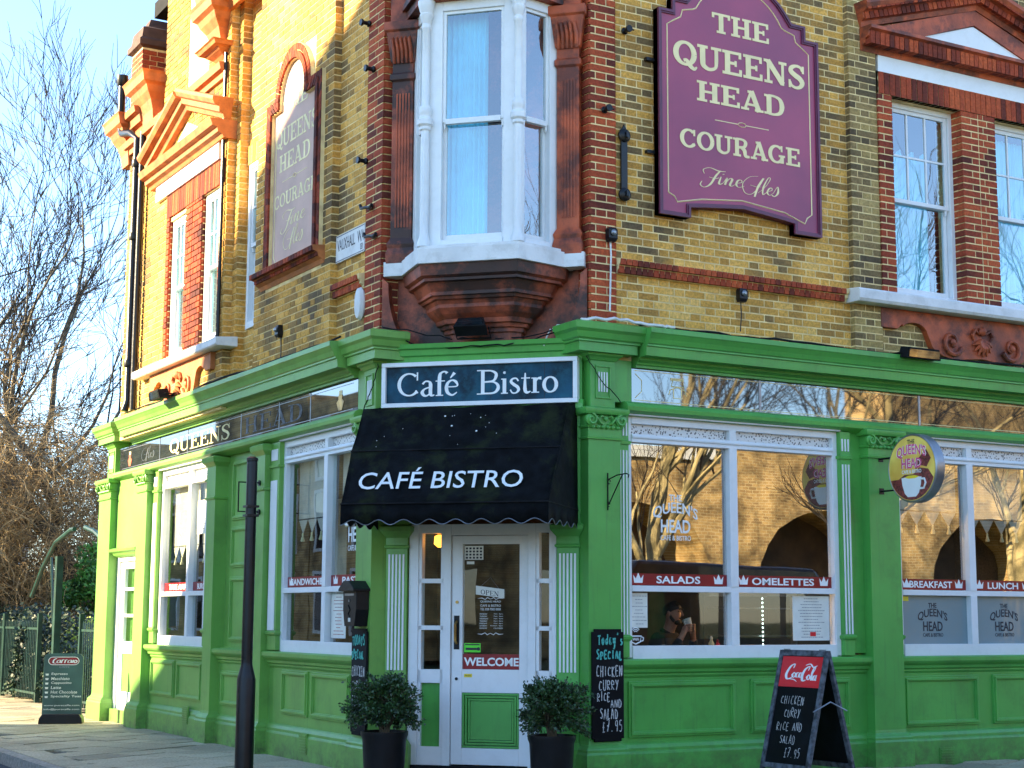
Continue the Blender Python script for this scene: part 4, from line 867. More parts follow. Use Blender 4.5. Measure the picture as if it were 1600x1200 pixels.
# base walls, panels and mouldings
def stall(F, u0, u1, g, panels, nf=0, sill=True):
    P('stallriser', MB().box(u0, u1, GZ-.2, -.36, -.2, nf), g, F)
    P('plinth', MB().profile([(-.1, GZ-.2), (nf+.05, GZ-.2), (nf+.05, -1.20), (nf+.045, -1.185), (nf+.035, -1.175), (nf+.035, -1.15), (nf+.02, -1.12), (nf+.004, -1.105), (-.1, -1.105)], u0, u1), g, F)
    if sill: P('sill_moulding', MB().profile([(-.1, -.54), (nf+.004, -.54), (nf+.02, -.52), (nf+.02, -.505), (nf+.045, -.49), (nf+.05, -.465), (nf+.085, -.44), (nf+.10, -.42), (nf+.10, -.385), (nf+.08, -.375), (-.1, -.37)], u0, u1), g, F)
    for a, b, c, d in panels: panel(F, a, b, c, d, g, nf)
def panel(F, a, b, c, d, g, nf, w=.055):
    mb = MB()
    for q in ((0, w, .010, .020), (w*.35, w*.8, .020, .034)):
        i, j, z0, z1 = q
        z0 += nf; z1 += nf; z0 -= .012
        mb.box(a+i, b-i, c+i, c+j, z0, z1).box(a+i, b-i, d-j, d-i, z0, z1).box(a+i, a+j, c+j, d-j, z0, z1).box(b-j, b-i, c+j, d-j, z0, z1)
    P('panel_moulding', mb, g, F, .004)
    P('panel', MB().box(a+w, b-w, c+w, d-w, nf-.01, nf+.006), g, F)
stall(FR, 1.67, 4.59, GREEN, [(1.80, 2.98, -1.06, -.57), (3.16, 4.36, -1.06, -.57)])
stall(FR, 4.96, 8.01, GREEN, [(5.05, 6.06, -1.06, -.57), (6.26, 7.3, -1.06, -.57)])
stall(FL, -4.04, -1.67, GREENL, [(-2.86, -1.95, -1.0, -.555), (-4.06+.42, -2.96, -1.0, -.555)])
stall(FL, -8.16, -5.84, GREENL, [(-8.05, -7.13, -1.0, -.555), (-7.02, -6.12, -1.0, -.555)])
# shop windows
def shop_window(F, u0, u1, mull, g, label, frosted=False, lower=-.26, extra=0):
    fw = .062; mb = MB()
    mb.box(u0, u0+fw, -.375, 1.80, -.09, .0).box(u1-fw, u1, -.375, 1.80, -.09, .0).box(u0+fw, u1-fw, 1.735, 1.80, -.09, .004).box(u0+fw, u1-fw, -.375, lower, -.09, .012)
    mb.box(u0+fw, u1-fw, 1.565, 1.60, -.09, .01).profile([(-.09, 1.60), (.02, 1.60), (.025, 1.615), (.012, 1.64), (-.09, 1.64)], u0+fw, u1-fw).box(u0+fw, u1-fw, .222, .275, -.09, .006)
    o = P('shop_window', mb, WHITE, F, .003, label=label)
    edges = [u0+fw]+[x for m in mull for x in (m-.045, m+.045)]+[u1-fw]
    for m in mull:
        q = MB(); q.box(m-.045, m+.045, lower, .222, -.085, .014).box(m-.045, m+.045, .275, 1.565, -.085, .014).box(m-.038, m+.038, 1.64, 1.735, -.085, .012)
        q.build('mullion', WHITE, o, None, .003)
    for a, b in zip(edges[::2], edges[1::2]):
        MB().box(a, b, lower, .222, -.055, -.049).build('pane', FROST if frosted else (GLL if F is FL else GLS), o)
        MB().box(a, b, .275, 1.565, -.055, -.049).build('pane', GLL if F is FL else GLS, o)
        MB().box(a, b, 1.64, 1.735, -.05, -.042).build('lace_glass', LACE, o)
    return o, edges
# lace-patterned etched glass
LACE, _t, _b = newmat('etched_lace_glass'); N = _t.nodes
tc = N.new('ShaderNodeTexCoord'); vo = N.new('ShaderNodeTexVoronoi'); vo.inputs['Scale'].default_value = 42; _t.links.new(tc.outputs['Object'], vo.inputs[0])
crr = N.new('ShaderNodeValToRGB'); crr.color_ramp.interpolation = 'CONSTANT'; crr.color_ramp.elements[0].color = (.12, .12, .12, 1); crr.color_ramp.elements[1].color = (.68, .68, .66, 1); crr.color_ramp.elements[1].position = .36
_t.links.new(vo.outputs['Distance'], crr.inputs[0]); _t.links.new(crr.outputs[0], _b.inputs['Base Color']); _b.inputs['Roughness'].default_value = .3
w1, e1 = shop_window(FR, 1.79, 4.275, [2.995], GREEN, 'white two-light shop window nearest the corner door on the right')
w2, e2 = shop_window(FR, 5.02, 7.98, [6.04, 7.0], GREEN, 'white shop window with frosted lower panes', True)
w3, e3 = shop_window(FL, -3.76, -1.68, [-2.62], GREENL, 'white shop window left of the corner door')
w4, e4 = shop_window(FL, -7.88, -6.08, [-6.76], GREENL, 'small white shop window beyond the recessed panel')
# boarded lintel between fascia sill and window heads
P('window_head_board', MB().box(1.79, 4.275, 1.802, 1.83, -.09, .06).box(5.02, 7.98, 1.802, 1.83, -.09, .06), STONE, FR)
P('window_head_board', MB().box(-3.76, -1.68, 1.802, 1.83, -.09, .06).box(-7.88, -6.08, 1.802, 1.83, -.09, .06), STONE, FL)
# left facade members
strip(FL, -4.0, -3.76, GREENL, n=1, fv=(-.16, 1.40)); pier(FL, -4.29, -4.02, GREENL, -.1, .11, cap=False, top=1.80, label='green pilaster beside the left shop window')
P('pilaster_cap', MB().stack(-4.29, -4.02, -.1, .11, [(0, 1.30), (.02, 1.31), (.022, 1.33), (.004, 1.34), (.004, 1.68), (.02, 1.70), (.05, 1.73), (.06, 1.78), (.03, 1.80)]), GREENL, FL)
pier(FL, -5.85, -5.57, GREENL, -.1, .11, cap=False, top=1.80, label='green pilaster left of the recessed panelling')
P('pilaster_cap', MB().stack(-5.85, -5.57, -.1, .11, [(0, 1.30), (.02, 1.31), (.022, 1.33), (.004, 1.34), (.004, 1.68), (.02, 1.70), (.05, 1.73), (.06, 1.78), (.03, 1.80)]), GREENL, FL)
stall(FL, -5.60, -4.26, GREENL, [(-5.45, -4.42, -1.0, -.62)])
P('panelled_wall', MB().box(-5.58, -4.28, -.36, 1.80, -.2, -.04), GREENL, FL)
for v0, v1 in ((-.30, .42), (.52, .98), (1.05, 1.72)): panel(FL, -5.36, -4.5, v0, v1, GREENL, -.04)
strip(FL, -6.05, -5.86, GREENL, n=1, fv=(-.16, 1.40)); strip(FL, -8.08, -7.9, GREENL, n=1, fv=(-.16, 1.40))
pier(FL, -8.55, -8.14, GREENL, -.12, .12, label='sunlit green pilaster right of the side door')
pier(FL, -10.35, -9.78, GREENL, -.5, .12, label='sunlit green pilaster at the far end of the shopfront')
frieze_block(FL, -10.2, -9.85, GREENL, -.4); cornice_block(FL, -10.2, -9.75, GREENL, -.5)
P('flat_wall', MB().box(-9.78, -8.55, .86, 1.80, -.1, .03), GREENL, FL)
P('door_hood', MB().stack(-9.70, -8.66, -.1, .03, [(0, .76), (.03, .78), (.05, .81), (.09, .83), (.10, .86), (.05, .88)]), GREENL, FL)
P('end_wall', MB().box(-10.2, -9.1, GZ-.2, 2.34, -.9, -.12), GREENL, FL)
sd = P('side_door', MB().box(-9.78, -9.68, -1.25, .76, -.1, .0).box(-8.66, -8.56, -1.25, .76, -.1, .0).box(-9.68, -8.66, .70, .76, -.1, .0), WHITE, FL, label='sunlit white side door with a glazed upper half')
mb = MB().box(-9.67, -9.50, -1.25, .69, -.08, -.03).box(-8.84, -8.67, -1.25, .69, -.08, -.03)
for a, b in ((-1.25, -1.02), (-.52, -.36), (-.04, .0), (.31, .35), (.60, .69)): mb.box(-9.5, -8.84, a, b, -.08, -.03)
mb.build('door_leaf', WHITE, sd, None, .003); MB().box(-9.5, -8.84, -1.02, -.52, -.07, -.045).build('door_panel', GREENL, sd)
for a, b in ((-.36, -.04), (0, .31), (.35, .60)): MB().box(-9.5, -8.84, a, b, -.06, -.054).build('pane', GLS, sd)
MB().tube([(-8.80+.0, -.18, -.03), (-8.78, -.20, .03), (-8.78, -.38, .03), (-8.80, -.40, -.03)], .01, 8).tube([(-8.8, -.42, -.03), (-8.78, -.44, .02), (-8.72, -.46, .0)], .008, 6).build('door_handle', BLACK, sd)
P('doorstep', MB().box(-9.78, -8.55, GZ-.1, -1.25, -.1, .06), GREENL, FL)
P('fascia_end', MB().box(1.63, 1.842, 1.915, 2.30, -.1, .028), GREEN, FR); P('fascia_end', MB().box(-1.842, -1.63, 1.915, 2.30, -.1, .028), GREENL, FL)
# fascia glass with lettering and dividing bars
def fascia(F, u0, u1, label):
    return P('fascia_glass', MB().box(u0, u1, 1.925, 2.24, -.05, .03), FASC, F, label=label)
fr_ = fascia(FR, 1.84, 8.9, 'dark reflective glass fascia over the right-hand windows')
fl_ = fascia(FL, -9.72, -1.84, 'dark glass fascia with faded letters over the left-hand windows')
for u in (3.31, 5.35, 7.1): MB().box(u-.012, u+.012, 1.93, 2.235, .03, .036).build('glazing_bar', GREYM, fr_)
mb = MB().box(1.87, 5.32, 2.215, 2.221, .03, .033).box(1.87, 5.32, 1.945, 1.951, .03, .033).box(5.38, 8.8, 2.215, 2.221, .03, .033).box(5.38, 8.8, 1.945, 1.951, .03, .033)
for u in (2.0,): mb.tube([(u-.12, 1.97, .032), (u-.05, 2.03, .032), (u-.05, 2.13, .032), (u-.12, 2.19, .032)], .004, 4)
mb.tube([(2.30, 2.17, .032), (2.28, 2.10, .032), (2.42, 2.10, .032), (2.40, 2.17, .032), (2.30, 2.17, .032)], .006, 4)
mb.box(2.27, 2.42, 2.155, 2.18, .03, .033).box(2.30, 2.31, 1.99, 2.08, .03, .033).box(2.39, 2.40, 1.99, 2.08, .03, .033).box(2.31, 2.39, 1.99, 1.998, .03, .033)
mb.tube([(2.25, 2.02, .032), (2.27, 2.07, .032), (2.35, 2.095, .032), (2.43, 2.07, .032), (2.45, 2.02, .032)], .005, 4)
mb.build('etched_line', CREAM, fr_)
mb = MB().box(-9.6, -1.95, 2.20, 2.206, .03, .033).box(-9.6, -1.95, 1.95, 1.956, .03, .033)
for u in (-7.95, -6.85, -5.0, -3.85, -3.0): mb.box(u-.006, u+.006, 1.93, 2.235, .03, .034)
mb.build('etched_line', GREYM, fl_)
serif('QUEENS', 'lettering', fl_, -7.55, -5.35, 1.985, 2.165, .0325, GOLDL, .16, .05, .05)
serif('HEAD', 'lettering', fl_, -4.9, -3.2, 1.985, 2.165, .0325, WORN, .16, .05, .05)
script('ales', 'flourish', fl_, -8.75, -8.2, 1.98, 2.17, .0325, GREYM, .2, .5)
for u, m in ((-9.25, TERRAR), (-2.25, BRASS)):
    MB().prism([(u-.04, 1.97), (u+.04, 1.97), (u+.09, 2.05), (u+.04, 2.08), (u+.05, 2.12), (u-.05, 2.12), (u-.04, 2.08), (u-.09, 2.05)], .03, .034).build('emblem', m, fl_)
    MB().box(u-.035, u+.035, 2.122, 2.165, .03, .034).build('emblem_top', CREAM, fl_)

# vinyl strips, menus and stickers on the glass
def vinyl(o, a, b, s, u0, u1, fade=None, crowns=True, n=-.048):
    MB().box(a+.004, b-.004, .28, .385, n, n+.001).build('red_vinyl_strip', RED, o)
    sans(s, 'lettering', o, u0, u1, .298, .366, n+.0025, NAVYL, bold=.022, depth=.001)
    if crowns: crown(o, a+.10, .30, .09, n+.002, NAVYL); crown(o, b-.10, .30, .09, n+.002, NAVYL)
vinyl(w1, e1[0], e1[1], 'SALADS', 2.15, 2.64); vinyl(w1, e1[2], e1[3], 'OMELETTES', 3.24, 3.99)
vinyl(w2, e2[0], e2[1], 'BREAKFAST', 5.22, 5.80); vinyl(w2, e2[2], e2[3], 'LUNCH', 6.30, 6.74); vinyl(w2, e2[4], e2[5], 'DINNER', 7.2, 7.7)
w3.name = 'shop_window'
vinyl(w3, e3[0], e3[1], 'SANDWICHES', -3.60, -2.72, crowns=True); vinyl(w3, e3[2], e3[3], 'PASTA', -2.30, -1.80, crowns=False); crown(w3, -2.46, .30, .09, -.046, NAVYL)
vinyl(w4, e4[0], e4[1], 'TAKE AWAY', -7.62, -6.86, crowns=False); vinyl(w4, e4[2], e4[3], 'BURGERS', -6.55, -6.15, crowns=False)
def emblem(o, c, v, s, m, n=-.0465):
    """two-line arched lettering for the cafe, s = width"""
    sans('THE', 'lettering', o, c-.14*s, c+.14*s, v+.70*s, v+.82*s, n, m, bold=.02, depth=.001)
    sans("QUEEN'S", 'lettering', o, c-.5*s, c+.5*s, v+.32*s, v+.56*s, n, m, bold=.015, depth=.001, arch=.13*s)
    sans('HEAD', 'lettering', o, c-.33*s, c+.33*s, v+.12*s, v+.36*s, n, m, bold=.02, depth=.001)
    sans('CAFE & BISTRO', 'lettering', o, c-.34*s, c+.34*s, v-.02*s, v+.07*s, n, m, bold=.008, depth=.001)
emblem(w1, 2.37, .70, .50, NAVYL); emblem(w3, -1.98, .62, .6, NAVYL)
for c in (5.52, 6.52, 7.5): emblem(w2, c, -.18, .40, INK)
def sheet(o, a, b, c, d, n, m, rows=10, ink=INK, name='paper_notice', seed=1):
    q = MB().box(a, b, c, d, n, n+.001).build(name, m, o); rnd = random.Random(seed); t = MB()
    for i in range(rows):
        y = d-(d-c)*(i+1)/(rows+1); k = (b-a)*rnd.uniform(.25, .75); x = (a+b)/2-k/2
        while x < (a+b)/2+k/2: l = rnd.uniform(.01, .03); t.box(x, x+l, y, y+(d-c)*.012+.0015, n+.001, n+.0016); x += l+.006
    t.build('printed_lines', ink, q)
sheet(w1, 1.86, 2.05, -.10, .21, -.048, PAPER, 9, GREYM, 'paper_notice', 2)
sheet(w1, 3.72, 4.17, -.22, .20, -.048, PAPER, 14, GREYM, 'framed_menu', 3)
MB().box(3.93, 4.0, -.18, -.14, -.047, -.046).build('pink_mark', COKE, w1)
sheet(w3, -2.55, -2.2, -.22, .20, -.048, PAPER, 12, TERRAR, 'paper_menu', 4)
sheet(w4, -6.62, -6.25, .95, 1.35, -.048, PAPER, 6, INK, 'paper_notice', 5)
MB().box(5.10, 5.20, .165, .21, -.048, -.047).build('yellow_sticker', YELL, w2)
mb = MB()      # wifi cup sticker
for r in (.02, .035, .05): mb.tube([(1.92+r*math.cos(R(a)), -.17+.02+r*math.sin(R(a)), -.046) for a in range(40, 141, 20)], .004, 4)
mb.tube([(1.86, -.175, -.046), (1.87, -.225, -.046), (1.92, -.245, -.046), (1.97, -.225, -.046), (1.98, -.175, -.046), (1.86, -.175, -.046)], .006, 4)
mb.tube([(1.98, -.18, -.046), (2.005, -.19, -.046), (2.0, -.215, -.046), (1.975, -.22, -.046)], .005, 4); mb.build('wifi_cup_sticker', NAVYL, w1)
sans('WiFi', 'lettering', w1, 1.885, 1.955, -.215, -.19, -.046, NAVYL, bold=.01, depth=.001)
# zigzag blinds with tassels
def blind(F, u0, u1, v0, v1, d, period=.23, label=None, drop=.15):
    n = max(1, round((u1-u0)/period)); p = (u1-u0)/n
    pts = [(u0, v1), (u1, v1)]+[q for i in range(n, 0, -1) for q in ((u0+i*p, v0), (u0+(i-.5)*p, v0-drop))]+[(u0, v0)]
    o = P('window_blind', MB().prism(pts[::-1], -d-.006, -d), BLIND, F, label=label)
    MB().box(u0, u1, v0-.008, v0+.004, -d, -d+.003).build('blind_trim', INK, o)
    for i in range(n):
        x = u0+(i+.5)*p; MB().lathe([(.008, v0-drop+.01), (.012, v0-drop-.01), (.009, v0-drop-.02), (.024, v0-drop-.07), (.02, v0-drop-.08)], (x, 0, -d+.002), 'v', 8).build('tassel', GOLDL, o)
blind(FL, -3.66, -2.70, .98, 1.58, .14, label='beige zigzag blind half drawn in the left shop window')
blind(FL, -2.54, -1.74, 1.08, 1.58, .14); blind(FL, -7.80, -6.82, .84, 1.58, .14); blind(FL, -6.70, -6.12, .84, 1.58, .14)
blind(FR, 5.10, 5.98, 1.08, 1.58, .14); blind(FR, 6.10, 6.94, 1.02, 1.58, .14); blind(FR, 7.06, 7.9, 1.02, 1.58, .14)
mb = MB()
for i in range(60): mb.add([(-3.62+.38*i/60, -.24, -.5+.012*math.sin(i)), (-3.62+.38*(i+1)/60, -.24, -.5+.012*math.sin(i+1)), (-3.62+.38*(i+1)/60, 1.2, -.5+.012*math.sin(i+1)), (-3.62+.38*i/60, 1.2, -.5+.012*math.sin(i))], [(0, 1, 2, 3)], 0, True)
P('net_curtain', mb, BLIND, FL)

# ---------------- corner entrance
dn = -.04
def cp(s):
    u0, u1 = (.70, .90) if s > 0 else (-.90, -.70)
    mb = MB().stack(u0, u1, -.15, .02, [(.05, GZ-.2), (.05, -1.15), (.03, -1.12), (.005, -1.09), (0, -1.05), (0, .60), (.015, .61), (.018, .625), (.004, .635), (.004, .70), (.02, .72), (.05, .76), (.055, .80), (.02, .82), (.02, 1.84)])
    o = P('entrance_pilaster', mb, GREEN if s > 0 else GREENL, FC)
    for i in range(5): MB().box(u0+.022+i*.034, u0+.022+i*.034+.018, -.49, .55, .016, .028).build('flute', WHITE, o, None, .002)
cp(1); cp(-1)
df = MB()
df.box(-.69, -.60, GZ, .82, -.12, -.01).box(.60+.05, .69, GZ, .82, -.12, -.01).box(-.36, -.29, GZ, .82, -.12, -.005).box(.43, .50, GZ, .82, -.12, -.005).box(-.60, -.36, .74, .82, -.12, -.01).box(-.29, .43, .72, .82, -.12, -.01).box(.5, .65, .74, .82, -.12, -.01)
for a, b in ((-.60, -.36), (.50, .65)):
    for c, d_ in ((-1.42, -1.16), (-.60, -.48), (-.13, -.09), (.29, .33)): df.box(a, b, c, d_, -.11, -.02)
    df.box(a, a+.03, -1.16, .74, -.11, -.02).box(b-.03, b, -1.16, .74, -.11, -.02)
dfo = P('door_frame', df, WHITE, FC, .003, label='white entrance door frame with narrow glazed sidelights')
for a, b in ((-.57, -.39), (.53, .62)):
    MB().box(a, b, -1.16, -.60, -.09, -.06).build('sidelight_panel', GREEN, dfo)
    for c, d_ in ((-.48, -.13), (-.09, .29), (.33, .74)): MB().box(a, b, c, d_, -.07, -.064).build('pane', GLD, dfo)
door = P('entrance_door', MB().box(-.285, -.185, -1.31, .715, -.09, -.03).box(.345, .425, -1.31, .715, -.09, -.03).box(-.185, .345, .64, .715, -.09, -.03).box(-.185, .345, -.68, -.475, -.09, -.03).box(-.185, .345, -1.31, -1.165, -.09, -.03), WHITE, FC, .003, label='white entrance door with a tall glass pane and green lower panel')
MB().box(-.185, .345, -.475, .64, -.065, -.058).build('pane', GLD, door)
q = MB()
for i, z in ((0, -.034), (.025, -.04), (.05, -.05)):
    a, b, c, d_ = -.183+i, .343-i, -1.163+i, -.682-i
    w_ = .02; q.box(a, b, c, c+w_, -.08, z).box(a, b, d_-w_, d_, -.08, z).box(a, a+w_, c+w_, d_-w_, -.08, z).box(b-w_, b, c+w_, d_-w_, -.08, z)
q.build('panel_moulding', GREEN, door, None, .003); MB().box(-.11, .27, -1.09, -.755, -.08, -.056).build('door_panel', GREEN, door)
MB().box(-.262, -.212, -.30, .0, -.03, -.024).build('handle_plate', BLACK, door)
MB().tube([(-.237, -.25, -.025), (-.237, -.22, .015), (-.237, -.08, .02), (-.237, -.05, -.025)], [.01, .013, .013, .01], 8).build('door_handle', BRASS, door)
MB().lathe([(.014, -.03), (.014, -.02)], (-.235, .12, 0), 'n', 12).build('lock', BRASS, door); MB().lathe([(.014, -.03), (.014, -.02)], (-.235, -.56, 0), 'n', 12).build('lock', BLACK, door)
q = MB().box(-.183, .343, -.473, -.34, -.0575, -.0565).build('welcome_strip', RED, door); sans('WELCOME', 'lettering', q, -.175, .335, -.445, -.37, -.055, NAVYL, bold=.03, depth=.001)
q = MB().box(-.175, -.02, -.325, -.245, -.0575, -.0565).build('lime_sticker', LIME, door); MB().box(-.165, -.03, -.262, -.252, -.056, -.0555).box(-.16, -.055, -.305, -.285, -.056, -.0555).lathe([(.016, -.0562), (.016, -.0555)], (-.04, -.295, 0), 'n', 12).build('sticker_print', INK, q)
q = MB().box(-.165, -.09, -.545, -.515, -.0297, -.029).build('yellow_sticker', YELL, door); sans('PUSH', 'sticker_print', q, -.155, -.10, -.537, -.523, -.028, INK, depth=.0008)
q = MB().prism([(-.065, .19), (.20, .155), (.20, .235), (-.065, .268)], -.05, -.045).build('open_sign', PAPER, door)
serif('OPEN', 'lettering', q, -.02, .15, .192, .235, -.0445, INK, .16, .06, .06, slope=-.022)
MB().tube([(-.02, .262, -.048), (.07, .34, -.05), (.15, .24, -.048)], .0015, 4).build('hanging_string', GREYM, q)
for s_, v, w_ in (('QUEENS HEAD', .115, .19), ('CAFE & BISTRO', .08, .19), ('TEL 020 7582 0000', .048, .19)): serif_like = sans(s_, 'lettering', door, .07-w_/2, .07+w_/2, v, v+.02, -.0555, NAVYL, depth=.0008)
for i in range(7):
    v = .01-i*.021
    sans(['MONDAY', 'TUESDAY', 'WEDNESDAY', 'THURSDAY', 'FRIDAY', 'SATURDAY', 'SUNDAY'][i], 'lettering', door, -.03, .05 if i == 2 else .04, v, v+.011, -.0555, NAVYL, depth=.0008)
    sans('7am  4pm' if i < 5 else ('8.30am  4pm' if i == 5 else 'CLOSED'), 'lettering', door, .10 if i != 5 else .07, .185, v, v+.011, -.0555, NAVYL, depth=.0008)
q = MB()
for s_ in (-1, 1):
    for vv, k in ((.148, 1), (-.155, -1)): q.tube([(.07+s_*x, vv+k*y, -.056) for x, y in ((.0, .0), (.03, .014), (.05, -.004), (.08, .01), (.12, .006))], [.002, .004, .003, .004, .001], 4)
q.build('flourish', NAVYL, door)
q = MB().box(-.175, .0, .50, .625, -.0575, -.0565).build('paper_notice', PAPER, door); t_ = MB()
for i in range(5):
    for j in range(4): t_.box(-.165+i*.033, -.145+i*.033, .51+j*.028, .527+j*.028, -.056, -.0555)
t_.build('sticker_print', INK, q); MB().box(-.155, -.085, .46, .485, -.0575, -.0565).build('paper_notice', PAPER, door)
P('doorstep', MB().box(-.72, .72, GZ-.1, -1.32, -.3, .02), BLACKM, FC)
P('lobby_wall', MB().box(-.9, .9, -1.3, 1.9, -1.55, -1.5).box(-.95, -.9, -1.3, 1.9, -1.5, -.9).box(.9, .95, -1.3, 1.9, -1.5, -.9), INNERW, FC)
lm = P('door_light', MB().lathe([(.02, .735), (.05, .72), (.055, .65), (.02, .62)], (-.46, 0, -.2), 'v', 12), LAMPO, FC, label='glowing amber lamp inside above the door sidelight')

# air bricks
for F, u, v in ((FR, 5.56, -1.37), (FL, -2.95, -1.25), (FL, -6.55, -1.17)):
    vb = P('air_vent', MB().box(u-.1, u+.1, v-.1, v+.1, .04, .058), GREEN if F is FR else GREENL, F)
    for i in range(7): MB().box(u-.085, u+.085, v-.088+i*.026, v-.076+i*.026, .056, .066).build('vent_slat', GREENL if F is FL else GREEN, vb)

# ================================================================ signs and things fixed to the pub
s = thing('pub_sign', 'large purple hanging board with cream slab lettering on the right brick wall', 'pub sign', FR)
def sgn(o):
    o2 = o
    L_ = [(2.11-o, 3.70-o), (2.46+o, 3.70-o), (2.46+o, 3.80-o)]
    L_ += [(2.62, 3.82-o), (3.08, 3.865-o), (3.55, 3.82-o), (3.71-o, 3.80-o), (3.71-o, 3.70-o), (4.05+o, 3.70-o), (4.05+o, 5.70+o), (3.89+o, 5.70+o), (3.89+o, 5.84+o), (3.72+o*.5, 5.84+o)]
    for i in range(1, 14): a = R(30+120*i/14); L_.append((3.08+(.72+o)*math.cos(a)/.87*.87, 5.50+(.70+o)*math.sin(a)))
    L_ += [(2.44-o*.5, 5.84+o), (2.27-o, 5.84+o), (2.27-o, 5.70+o), (2.11-o, 5.70+o)]
    return L_
b_ = MB().prism(sgn(0), .03, .10).build('sign_board', PURPLE, s)
pts = sgn(0); q = MB()
def rim(mb, P0, w_, n0, n1):
    k = len(P0); inn = []
    for i in range(k):
        a, b, c = Vector(P0[i-1]), Vector(P0[i]), Vector(P0[(i+1) % k]); d1 = (b-a).normalized(); d2 = (c-b).normalized()
        n1_, n2_ = Vector((-d1.y, d1.x)), Vector((-d2.y, d2.x)); m = (n1_+n2_); m = m/max(.3, m.length_squared)*2
        inn.append(b+m*w_*.5*1.0)
    vs = [(p[0], p[1], n0) for p in P0]+[(p[0], p[1], n1) for p in P0]+[(p[0], p[1], n0) for p in inn]+[(p[0], p[1], n1) for p in inn]
    fs = []
    for i in range(k): j = (i+1) % k; fs += [(i, j, k+j, k+i), (k+i, k+j, 3*k+j, 3*k+i), (3*k+i, 3*k+j, 2*k+j, 2*k+i)]
    mb.add(vs, fs); return [tuple(p) for p in inn]
in1 = rim(q, pts, .05, .03, .125); in2 = rim(q, in1, .03, .09, .115); q.build('sign_moulding', PURPLED, s)
def on(o): return sgn(-o)
bl_ = [(p[0], p[1], .1015) for p in [(2.22, 3.92), (2.22, 5.56), (2.28, 5.60), (2.38, 5.66), (2.40, 5.73), (2.52, 5.76)]+[(3.08+.60*math.cos(R(a)), 5.47+.62*math.sin(R(a))) for a in range(150, 29, -8)]+[(3.64, 5.76), (3.76, 5.73), (3.78, 5.66), (3.88, 5.60), (3.94, 5.56), (3.94, 3.92), (3.88, 3.88), (3.85, 3.82), (3.6, 3.90), (3.08, 3.95), (2.6, 3.90), (2.32, 3.84), (2.29, 3.89), (2.22, 3.92)]]
MB().tube(bl_, .007, 4).build('border_line', CREAM, s)
for w_, a, b, c, d_ in (('THE', 2.75, 3.44, 5.58, 5.78), ('QUEENS', 2.29, 3.89, 5.185, 5.425), ('HEAD', 2.56, 3.62, 4.865, 5.065), ('COURAGE', 2.36, 3.80, 4.385, 4.565)):
    serif(w_, 'lettering', s, a, b, c, d_, .104, CREAM, .23, .12, .12)
script('fine', 'lettering', s, 2.58, 3.10, 4.02, 4.24, .104, CREAM, .25); script('ales', 'lettering', s, 3.05, 3.50, 4.01, 4.23, .104, CREAM, .35)
MB().box(2.77, 3.05, 4.70, 4.708, .1, .103).box(3.14, 3.42, 4.70, 4.708, .1, .103).tube([(3.095+.05*math.cos(R(i*45)), 4.704+.022*math.sin(R(i*45)), .102) for i in range(9)], .004, 4).build('ornament_line', CREAM, s)
for v in (4.3, 5.2): MB().box(2.02, 2.12, v-.015, v+.015, .0, .05).build('wall_clip', BLACK, s)

s = thing('cafe_name_board', 'dark blue board with white frame and serif words above the corner door', 'sign board', FC)
MB().box(-.90, .87, 1.92, 2.265, .02, .085).build('board', NAVY, s)
MB().box(-.94, .91, 1.885, 1.925, .02, .12).box(-.94, .91, 2.26, 2.30, .02, .12).box(-.94, -.90, 1.925, 2.26, .02, .12).box(.87, .91, 1.925, 2.26, .02, .12).build('white_frame', WHITE, s, None, .004)
for u in (-.35, .1, .6): MB().box(u, u+.004, 1.93, 2.258, .085, .0865).build('board_seam', BLACK, s)
serif('Café', 'lettering', s, -.80, -.20, 1.985, 2.21, .089, NAVYL, .135, .06, .045, gap=.0)
serif('Bistro', 'lettering', s, -.03, .73, 1.985, 2.21, .089, NAVYL, .135, .06, .045, gap=.0)

# awning
s = thing('awning', 'black mossy canvas awning with white capitals over the corner door', 'awning', FC)
sec = [(.02, 1.90), (.20, 1.865), (.55, 1.44), (.97, .945)]
lft = [-1.0, -1.08, -1.06, -.985]; rgt = [.90, .86, .86, .86]
mb = MB(); ns = 24; sag = lambda t, i: -.018*math.sin(t*math.pi)*(i == 0)
rows = []
fine = []
for i in range(3):
    for j in range(6):
        t = j/6; f = lambda x: x[i]+(x[i+1]-x[i])*t
        fine.append((sec[i][0]+(sec[i+1][0]-sec[i][0])*t-.012*math.sin(t*math.pi), sec[i][1]+(sec[i+1][1]-sec[i][1])*t-.010*math.sin(t*math.pi), lft[i]+(lft[i+1]-lft[i])*t, rgt[i]+(rgt[i+1]-rgt[i])*t))
fine.append((sec[3][0], sec[3][1], lft[3], rgt[3]))
vs = []
for n_, v_, l_, r_ in fine:
    for k_ in range(ns+1):
        t = k_/ns; vs.append((l_+(r_-l_)*t, v_+.006*math.sin(t*21+n_*5), n_+.005*math.sin(t*9+v_*4)))
for k_ in (0, 1): pass
m1 = len(fine); mb.add(vs, [(i*(ns+1)+j, i*(ns+1)+j+1, (i+1)*(ns+1)+j+1, (i+1)*(ns+1)+j) for i in range(m1-1) for j in range(ns)], 0, True)
cov = mb.build('canvas_cover', CANVAS, s); sm = cov.modifiers.new('thickness', 'SOLIDIFY'); sm.thickness = .006
